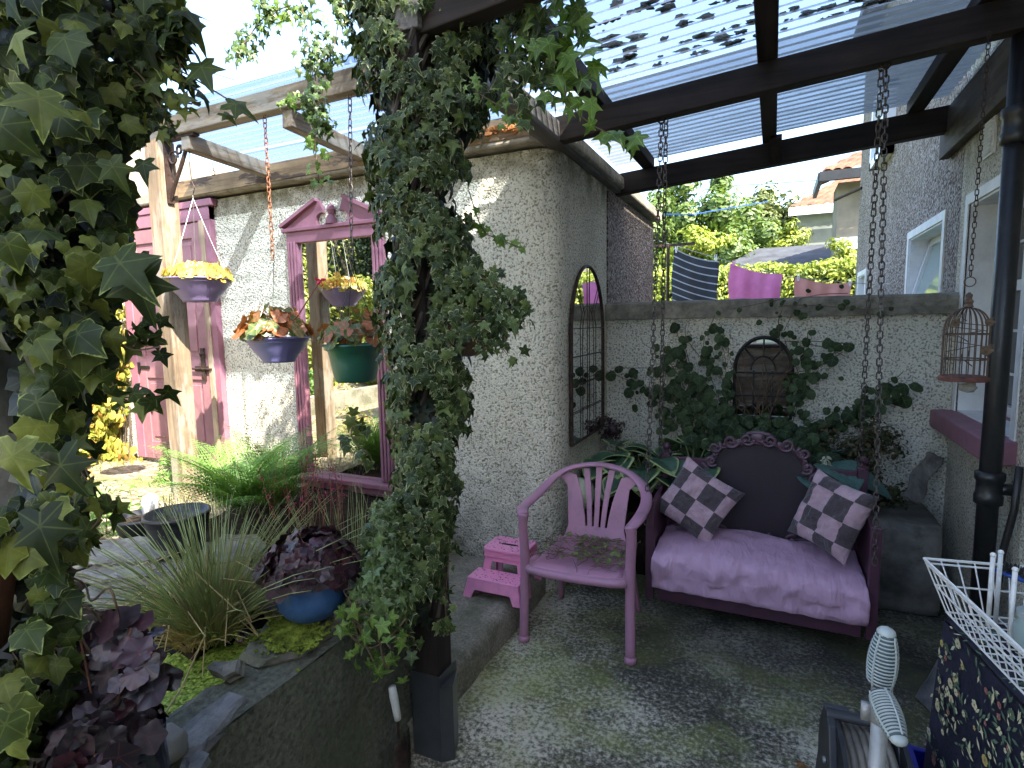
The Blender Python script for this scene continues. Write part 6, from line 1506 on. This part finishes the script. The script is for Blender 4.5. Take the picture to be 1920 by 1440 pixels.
# dark small leaved shrub
def shrub(name, label, c, rx, ry, rz, n, s0, s1, mat, cat='shrub', tpl=None, stems=12, group=None, clumps=26):
    t_ = thing(name, label, cat, (c[0], c[1], c[2]-rz), 0, group); c = Vector(c); P = []; Nn = []
    cl2 = []
    for _ in range(clumps):
        d_ = Vector((rs.gauss(0, 1), rs.gauss(0, 1), rs.gauss(0, 1))).normalized(); q = rs.random()**.4; cl2.append((Vector((d_.x*rx*q, d_.y*ry*q, d_.z*rz*q)), rs.uniform(.25, .5)))
    for _ in range(n):
        cc, rr_ = cl2[rs.randrange(clumps)]; d_ = Vector((rs.gauss(0, 1), rs.gauss(0, 1), rs.gauss(0, 1))).normalized(); q = rs.random()**.5*rr_
        P.append(c+cc+Vector((d_.x*rx*q, d_.y*ry*q, d_.z*rz*q))); Nn.append(d_+cc.normalized()*.5+Vector((0, 0, .4)))
    leaves('foliage', tpl or OVAL, P, Nn, [(rs.gauss(0, 1), rs.gauss(0, 1), rs.gauss(-.2, .7)) for _ in P], [rs.uniform(s0, s1) for _ in P], mat, t_, bend=.2)
    if stems:
        b = MB(); foot = c+Vector((0, 0, -rz))
        for k in range(stems): cc = cl2[k % clumps][0]; b.tube([foot, foot+(c+cc-foot)*.5+Vector((0, 0, rz*.12)), c+cc], [rz*.035, rz*.02, rz*.008], 5)
        part('stems', b, M['bark'], t_)
    return t_
shrub('small_shrub', 'twiggy dark reddish shrub in the corner behind the right chain', G(1610, 850, y=3.8), .24, .14, .22, 1500, .02, .04, M['conifer'], tpl=OVAL)
shrub('small_shrub', 'dark leafy plant low beside the concrete block', G(1650, 930, y=3.85), .16, .1, .12, 420, .025, .05, M['conifer'])
shrub('small_shrub', 'dark flowering plant below the tall arched mirror', G(1145, 800, y=3.85), .11, .09, .09, 320, .02, .035, M['heuchera'])
shrub('small_shrub', 'small leafy weed growing between the block and the drainpipe foot', Vector((.88, 3.3, .08)), .05, .1, .08, 90, .03, .05, M['climber'], stems=5)

# creeper beside the door
cp = thing('wall_creeper', 'sunlit yellow green creeper covering the wall left of the pink door', 'creeper', (-5.5, 2.85, .5))
P = []; S = []
while len(P) < 4200:
    x = rs.uniform(-6.6, -4.6); z = rs.uniform(.5, 2.15)
    if x > -4.93+.12*math.sin(z*5)+.25*max(0, 1.1-z) or mnoise.noise(Vector((x*2, z*2, 5))) < -.35: continue
    P.append((x, 2.93-.16*rs.random(), z)); S.append(rs.uniform(.04, .075))
leaves('foliage', ROUND, P, [(rs.gauss(0, .4), -1, rs.gauss(.4, .4)) for _ in P], [(rs.gauss(0, .6), -.2, -1) for _ in P], S, M['creeper'], cp, bend=.3)
b = MB()
for k in range(40):
    x = rs.uniform(-6.3, -5.0); b.tube(smooth_pts([(x, 2.9, .45), (x+rs.uniform(-.1, .1), 2.92, .9), (x+rs.uniform(-.2, .2), 2.92, 1.7)], 3), .005, 5)
part('stems', b, M['bark'], cp)

# ================================================================== GARDEN TO THE LEFT (seen in the mirror)
for i, (x, y, z, rx, ry, rz, m_, lb_) in enumerate([(-7.6, -1.2, 1.7, .9, .8, 1.0, 'gardenleaf', 'golden green bush on the garden bank nearest the door'), (-9.3, -2.4, 2.6, 1.5, 1.2, 1.7, 'gardenleaf', 'tall golden bush in the middle of the garden bank'), (-8.0, -4.0, 2.8, 1.6, 1.2, 2.2, 'darkhedge', 'dark tree like bush behind the golden bushes'),
                                             (-6.3, -2.3, 1.5, .8, .8, .9, 'gardenleaf', 'low golden bush at the far end of the bank'), (-11.5, -3.6, 3.6, 2.0, 1.8, 2.4, 'gardenleaf', 'large pale bush at the back of the garden'), (-5.9, .1, .75, .35, .35, .3, 'fern', 'small fresh green bush by the gravel'), (-6.3, -.4, 1.0, .8, .7, .6, 'gardenleaf', 'low spreading golden bush on the near slope of the bank'), (-5.7, -1.6, .95, .6, .6, .5, 'gardenleaf', 'small golden bush by the low mossy wall'), (-7.3, .7, 1.3, .8, .7, .8, 'darkhedge', 'dark green bush beside the creeper'), (-6.0, 2.2, 1.2, .5, .4, .7, 'creeper', 'yellow green shrub standing against the creeper'), (-5.15, 2.45, .75, .22, .2, .28, 'creeper', 'small yellow shrub at the foot of the pink door')]):
    shrub('garden_bush', lb_, Vector((x, y, z)), rx, ry, rz, 7000 if i < 5 else 500 if i == 5 else 3500, .05, .11, M[m_], 'bush', clumps=34)
b = MB(); b.bb(-5.35, -5.2, -4, 1.2, .3, .72); tag(part('rockery_wall', b, M['step'], None), 'low mossy garden wall at the edge of the lawn', 'wall')
gpst = thing('garden_post', 'tall weathered post standing in the garden left of the canopy', 'post', (-4.3, 1.75, .45)); b = MB(); b.bb(-4.35, -4.25, 1.7, 1.8, .4, 2.72); part('shaft', b, M['woldz'], gpst, bev=.006); b = MB(); b.bb(-4.37, -4.23, 1.68, 1.82, 2.72, 2.75); part('cap', b, M['woldx'], gpst)
# what stands behind the camera
sh = thing('garden_shed', 'grey brown boarded garden shed at the near end of the patio', 'shed', (-.5, -4.6, 0))
b = MB()
for k in range(22): b.bb(-2.2+k*.14, -2.2+k*.14+.15, -4.6-.02*(k % 2), -4.5, 0, 2.0)
part('boards', b, M['greyboard'], sh, bev=.004); b = MB(); b.bb(-2.4, .9, -5.9, -4.45, 2.0, 2.07); part('roof', b, M['wdarkx'], sh)
b = MB(); b.bb(-.3, .3, -4.497, -4.48, 1.1, 1.7); part('window', b, M['glass_pale'], sh)

# ================================================================== BEYOND THE WALL
def tree(name, label, x, y, zc, rx, rz, n, s0, s1, mat, trunk_r, group=None):
    t_ = thing(name, label, 'tree', (x, y, 0), 0, group); b = MB()
    b.tube([(x, y, 0), (x+.1, y, zc*.5), (x, y, zc)], [trunk_r, trunk_r*.7, trunk_r*.3], 8)
    P = []; Nn = []; cl2 = []
    for _ in range(56):
        d_ = Vector((rs.gauss(0, 1), rs.gauss(0, 1), rs.gauss(0, 1))).normalized(); q = rs.random()**.35*.85; c = Vector((x+d_.x*rx*q, y+d_.y*rx*q, zc+d_.z*rz*q)); cl2.append((c, rs.uniform(.16, .32)*rx))
        if rs.random() < .4: b.tube([(x, y, zc*.7), (Vector((x, y, zc*.8))+c)/2, c], [trunk_r*.3, trunk_r*.2, trunk_r*.08], 5)
    for _ in range(n):
        c, r_ = cl2[rs.randrange(len(cl2))]; d_ = Vector((rs.gauss(0, 1), rs.gauss(0, 1), rs.gauss(0, 1))).normalized(); P.append(c+d_*r_*rs.random()**.4); Nn.append(d_+Vector((0, 0, .5)))
    part('trunk', b, M['bark'], t_); leaves('crown', OVAL, P, Nn, [(rs.gauss(0, 1), rs.gauss(0, 1), -.3) for _ in P], [rs.uniform(s0, s1) for _ in P], mat, t_, bend=.2)
q = G(1318, 420, y=18); tree('broadleaf_tree', 'large pale green broadleaf tree beyond the hedge', q.x, 18, q.z-.6, 2.1, 2.4, 20000, .12, .2, M['treeleaf'], .22)
q = G(1456, 410, y=25); tree('pine_tree', 'dark limbed pine tree right of the big pale tree', q.x, 25, q.z-.3, 1.9, 1.7, 5000, .16, .26, M['pineleaf'], .2)
q = G(1225, 400, y=22); tree('broadleaf_tree', 'distant tree just left of the big pale tree', q.x-1.5, 22, q.z-.8, 2, 2, 4000, .16, .26, M['treeleaf'], .2)
def hedge(label, x0, x1, y, ztop, n, mat, z0=1.0, name='hedge'):
    P = []; Nn = []; sc_ = 2.2 if y < 0 else 1; fy = -1 if y > 0 else 1
    for _ in range(n):
        x = rs.uniform(x0, x1); top = rs.random() < .25; zt_ = ztop+.12*mnoise.noise(Vector((x*1.3, 0, y)))
        if top: P.append((x, y+rs.uniform(0, .8), zt_+rs.uniform(-.1, .08))); Nn.append((rs.gauss(0, .5), rs.gauss(-.3, .5), 1))
        else: z_r = rs.uniform(z0, zt_); P.append((x, (y if y > 0 else y+.8)+fy*(rs.uniform(0, .14)+.35*(sc_-1)*mnoise.noise(Vector((x*1.1, z_r*1.1, 1)))), z_r)); Nn.append((rs.gauss(0, .6), fy, rs.gauss(.4, .5)))
    t_ = thing(name, label, 'hedge', ((x0+x1)/2, y+.4, 0)); leaves('foliage', OVAL, P, Nn, [(rs.gauss(0, 1), rs.gauss(0, 1), rs.gauss(0, 1)) for _ in P], [rs.uniform(.06, .11) for _ in P], mat, t_)
    b = MB(); b.bb(x0+.05, x1-.05, y+.03, y+.7, 0, ztop-.12); part('inner_twigs', b, M['moss'], t_); return t_
q = G(1400, 502, y=11); hedge('long clipped golden green hedge behind the washing line', -3.2, 4.0, 11, q.z, 16000, M['hedge'])
shrub('golden_bush', 'rounded golden bush beyond the right end of the hedge', G(1585, 495, y=12.6), .5, .5, .5, 2200, .06, .1, M['hedge'], 'bush')
shrub('golden_bush', 'golden green bush in front of the pine', G(1468, 448, y=21), .7, .7, .6, 1600, .1, .16, M['hedge'], 'bush')
shrub('golden_bush', 'pale bush at the left end of the slate roofed garage', G(1290, 460, y=14), .9, .6, .4, 1600, .08, .13, M['hedge'], 'bush')
hedge('tall mixed hedge closing the far end of the garden', -15, -3.5, -5.6, 4.9, 12000, M['gardenhedge'], z0=.3)
# garage
gar = thing('garage', 'low garage with a grey slate roof behind the hedge', 'garage', (1.0, 16.5, 0))
r0 = G(1340, 503, y=15); r1 = G(1572, 503, y=15); t0_ = G(1420, 462, y=17); t1_ = G(1590, 460, y=17)
b = MB(); 
def gro(u, v): 
    p = r0.lerp(r1, u); q_ = t0_.lerp(t1_, u); q_.z = (t0_.z+t1_.z)/2; p.z = (r0.z+r1.z)/2; w = p.lerp(q_, v); w.z += .02*((v*12) % 1); return w
b.grid(24, 48, gro); part('roof', b, M['slatetile'], gar); b = MB(); b.bb(r0.x+.1, r1.x-.1, 15.2, 17, 0, (r0.z+r1.z)/2-.02); part('wall', b, M['fargreen'], gar)
# houses beyond
def tiled(b, A_, B_, C_, D_, rows=14, cols=40):
    def f(u, v):
        p = (A_*(1-u)+B_*u)*(1-v)+(D_*(1-u)+C_*u)*v; return p+Vector((0, 0, .05*(math.ceil(v*rows)-v*rows)+.04*abs(math.sin(u*cols*PI))))
    b.grid(cols*3, rows*4, f)
nh = thing('far_house', 'cream house with a brown tiled hip roof just beyond the hedge', 'house', (2.6, 15, 0))
e0 = G(1553, 322, y=13.0); wl0 = G(1572, 345, y=13.4)
b = MB(); b.bb(wl0.x, wl0.x+4, 13.4, 14.4, 0, e0.z-.15); part('wall', b, M['farcream'], nh)
b = MB(); ax_, az = e0.x-.1, e0.z; tiled(b, Vector((ax_, 12.9, az)), Vector((ax_+5, 12.9, az)), Vector((ax_+5, 15.4, az+1.5)), Vector((ax_+2.4, 15.4, az+1.5)), 10, 30); tiled(b, Vector((ax_, 14.6, az)), Vector((ax_, 12.9, az)), Vector((ax_+2.4, 15.4, az+1.5)), Vector((ax_+2.4, 15.6, az+1.5)), 10, 12); part('roof', b, M['redtile'], nh)
b = MB(); b.bb(ax_-.06, ax_+5, 12.82, 12.92, az-.2, az-.02); b.bb(ax_-.08, ax_, 12.9, 14.6, az-.2, az-.02); part('gutter', b, M['blackplastic'], nh)
b = MB(); b.bb(wl0.x-.03, wl0.x+.9, 13.36, 13.41, G(1585, 468, y=13.4).z, G(1585, 445, y=13.4).z); part('white_band', b, M['pvc'], nh)
fh = thing('far_house', 'grey green house with a red tiled roof and a white eaves board, farthest away', 'house', (3.5, 24, 0))
e1 = G(1492, 388, y=21); b = MB(); b.bb(e1.x+.1, e1.x+8, 21.3, 27, 0, e1.z); part('wall', b, M['fargreen'], fh)
b = MB(); z_ = e1.z; tiled(b, Vector((e1.x-.2, 21, z_)), Vector((e1.x+8, 21, z_)), Vector((e1.x+8, 24, z_+2.1)), Vector((e1.x+2.9, 24, z_+2.1)), 10, 34); part('roof', b, M['redtile'], fh)
b = MB(); b.bb(e1.x-.2, e1.x+8, 20.9, 20.98, z_-.28, z_-.02); part('eaves_board', b, M['pvc'], fh)
# red roofed house glimpsed at the far left
lh = thing('far_house', 'distant house with a red roof glimpsed above the left canopy', 'house', (-24, 14, 0)); q = G(232, 212, y=16)
b = MB(); b.bb(q.x-9, q.x-1, 16, 22, 0, q.z-1); part('wall', b, M['farcream'], lh); b = MB(); tiled(b, Vector((q.x-9.3, 15.7, q.z-1)), Vector((q.x-.4, 15.7, q.z-1)), Vector((q.x-2.5, 19, q.z+.9)), Vector((q.x-8, 19, q.z+.9)), 10, 34); part('roof', b, M['redtile'], lh)

# washing line
yl = 7.0
la, lb2, lc_, ld = G(1236, 452, y=yl), G(1372, 492, y=yl), G(1480, 520, y=yl), G(1668, 536, y=yl)
le = Vector((XH, ld.y, ld.z))
b = MB(); b.tube([la+Vector((-2.5, 0, .5)), la, lb2, lc_, ld, le], .004, 5); tag(part('washing_line', b, M['wire'], None), 'washing line strung to the brown pebbledash wall', 'line')
def cloth(name, label, px0, px1, y0, y1, bot, mat, seed, flare=0, mats=None):
    a, c = G(px0, y0, y=yl), G(px1, y1, y=yl); H = a.z-G(px0, bot, y=yl).z+.25; m = MB(); NU, NV = 34, 66
    def f(u, v):
        sag = .035*math.sin(PI*u)*(1-v); x = a.x+(c.x-a.x)*u; xc = (a.x+c.x)/2
        return Vector((x+(x-xc)*flare*v+.01*math.sin(v*9+seed), yl-.02+.022*math.sin(u*9+seed+v*2)*(.2+v)+.008*math.sin(u*23+seed*2), a.z+(c.z-a.z)*u-sag-H*v))
    m.grid(NU, NV, f)
    if mats: m.m = [1 if (i//NU) % 6 == 0 else 0 for i in range(NU*NV)]
    return tag(part(name, m, mats or mat, None, smooth=True, fixn=False), label, 'laundry')
cloth('striped_top', 'charcoal top with thin pale stripes pegged on the washing line', 1262, 1347, 465, 490, 575, None, 1, .05, [M['stripe1'], M['stripe2']])
cloth('towel', 'bright pink towel pegged on the washing line', 1368, 1466, 494, 514, 575, M['towelpink'], 2)
cloth('towel', 'salmon towel pegged low at the right end of the washing line', 1491, 1597, 519, 530, 580, M['towelsalmon'], 3)
for i, (x, y, lb_) in enumerate([(1268, 466, 'clothes peg at the left corner of the striped top'), (1342, 482, 'white clothes peg between the striped top and the pink towel'), (1376, 493, 'red clothes peg at the left corner of the pink towel'), (1497, 518, 'pale clothes peg on the left corner of the salmon towel'), (1594, 528, 'dark clothes peg on the right corner of the salmon towel')]):
    q = G(x, y, y=yl-.02); b = MB(); b.beam(q+Vector((-.012, 0, .03)), q+Vector((-.004, 0, -.05)), .012, .009); b.beam(q+Vector((.012, 0, .03)), q+Vector((.004, 0, -.05)), .012, .009); tag(part('clothes_peg', b, M['towelpink' if i == 2 else 'pvc'], None), lb_, 'peg', 'pegs on the washing line')
pl_ = G(1253, 460, y=6.8); b = MB(); b.tube([(pl_.x, 6.8, 0), (pl_.x, 6.8, pl_.z)], .018, 8); b.beam((pl_.x-.3, 6.8, pl_.z), (pl_.x+.3, 6.8, pl_.z), .03, .03); tag(part('line_post', b, M['iron'], None), 'thin dark washing line post beside the striped top', 'post')
b = MB(); b.tube([G(1200, 402, y=14), G(1300, 402, y=14), G(1440, 378, y=16)], .012, 5); tag(part('blue_rope', b, M['blueplastic'], None), 'light blue line across the big pale tree', 'line')
b = MB(); b.tube([G(1300, 352, y=20), G(1450, 344, y=20), G(1575, 335, y=20)], .012, 5); tag(part('overhead_wire', b, M['black_iron'], None), 'thin wire crossing the sky to the tiled eaves', 'wire')
b = MB(); b.tube([G(150, 60, y=14), G(440, 150, y=14)], .01, 5); tag(part('overhead_wire', b, M['black_iron'], None), 'thin wire crossing the sky above the side canopy', 'wire')
b = MB(); q = G(1618, 352, x=XH); b.tube([G(1616, 352, x=XH), G(1616, 352, x=XH)+Vector((-.25, .5, -.03))], .02, 8); tag(part('iron_bracket', b, M['iron'], None), 'rusty bracket sticking out high on the brown pebbledash wall', 'bracket')
b = MB(); b.bb(-3.35, -3.15, -6, -.2, 0, 2.3); wl2 = thing('bounce_wall', 'white wall added out of view to bounce sunlight onto the patio', 'wall', (-3.25, -3, 0)); part('wall', b, M['plaster'], wl2)  # added unseen wall, there to bounce sunlight into the shaded patio
b = MB(); b.bb(-3.4, -3.1, -6.05, -.15, 2.3, 2.38); part('coping', b, M['concrete_cap'], wl2)
sb = thing('reflection_box', 'dark slatted box added out of view to darken the small arched mirror', 'added box', (.2, -1.5, 0))  # added unseen box that keeps the small mirror's reflection dark
b = MB()
for k in range(8): b.bb(-.6, .88, -1.8, -1.2-.004*(k % 2), .06+k*.14, .195+k*.14)
part('body', b, M['wmidx'], sb, bev=.005); b = MB(); b.bb(-.63, .9, -1.84, -1.17, 1.19, 1.23); part('lid', b, M['wdarkx'], sb, bev=.005)
for i, (x, y, lb_) in enumerate([(-3.95, 2.6, 'fresh green weeds at the right foot of the pink door'), (-4.4, 2.1, 'leafy plant left of the weathered post'), (-3.3, 1.75, 'low leafy plant before the weathered post'), (-3.9, 1.4, 'leafy clump among the gravel behind the dark tubs')]):
    shrub('garden_plant', lb_, Vector((x, y, .62)), .22, .2, .16, 420, .03, .07, M['creeper' if i % 2 else 'fern'], 'plant', tpl=LANCE, stems=6)
for i, (px_, py_, lb_) in enumerate([(420, 1252, 'small jagged slate by the rushes, touching the duckweed'), (655, 1150, 'mossy slate chip right of the blue pot'), (500, 1130, 'grey slate chip left of the blue pot')]):
    c = gp(px_, py_, .655); slab(lb_, [c+Vector((.07*math.cos(a)*rs.uniform(.6, 1.2), .05*math.sin(a)*rs.uniform(.6, 1.2), .012*math.sin(a*2))) for a in [k*1.05 for k in range(6)]], .03, M['slate'], seed=40+i)
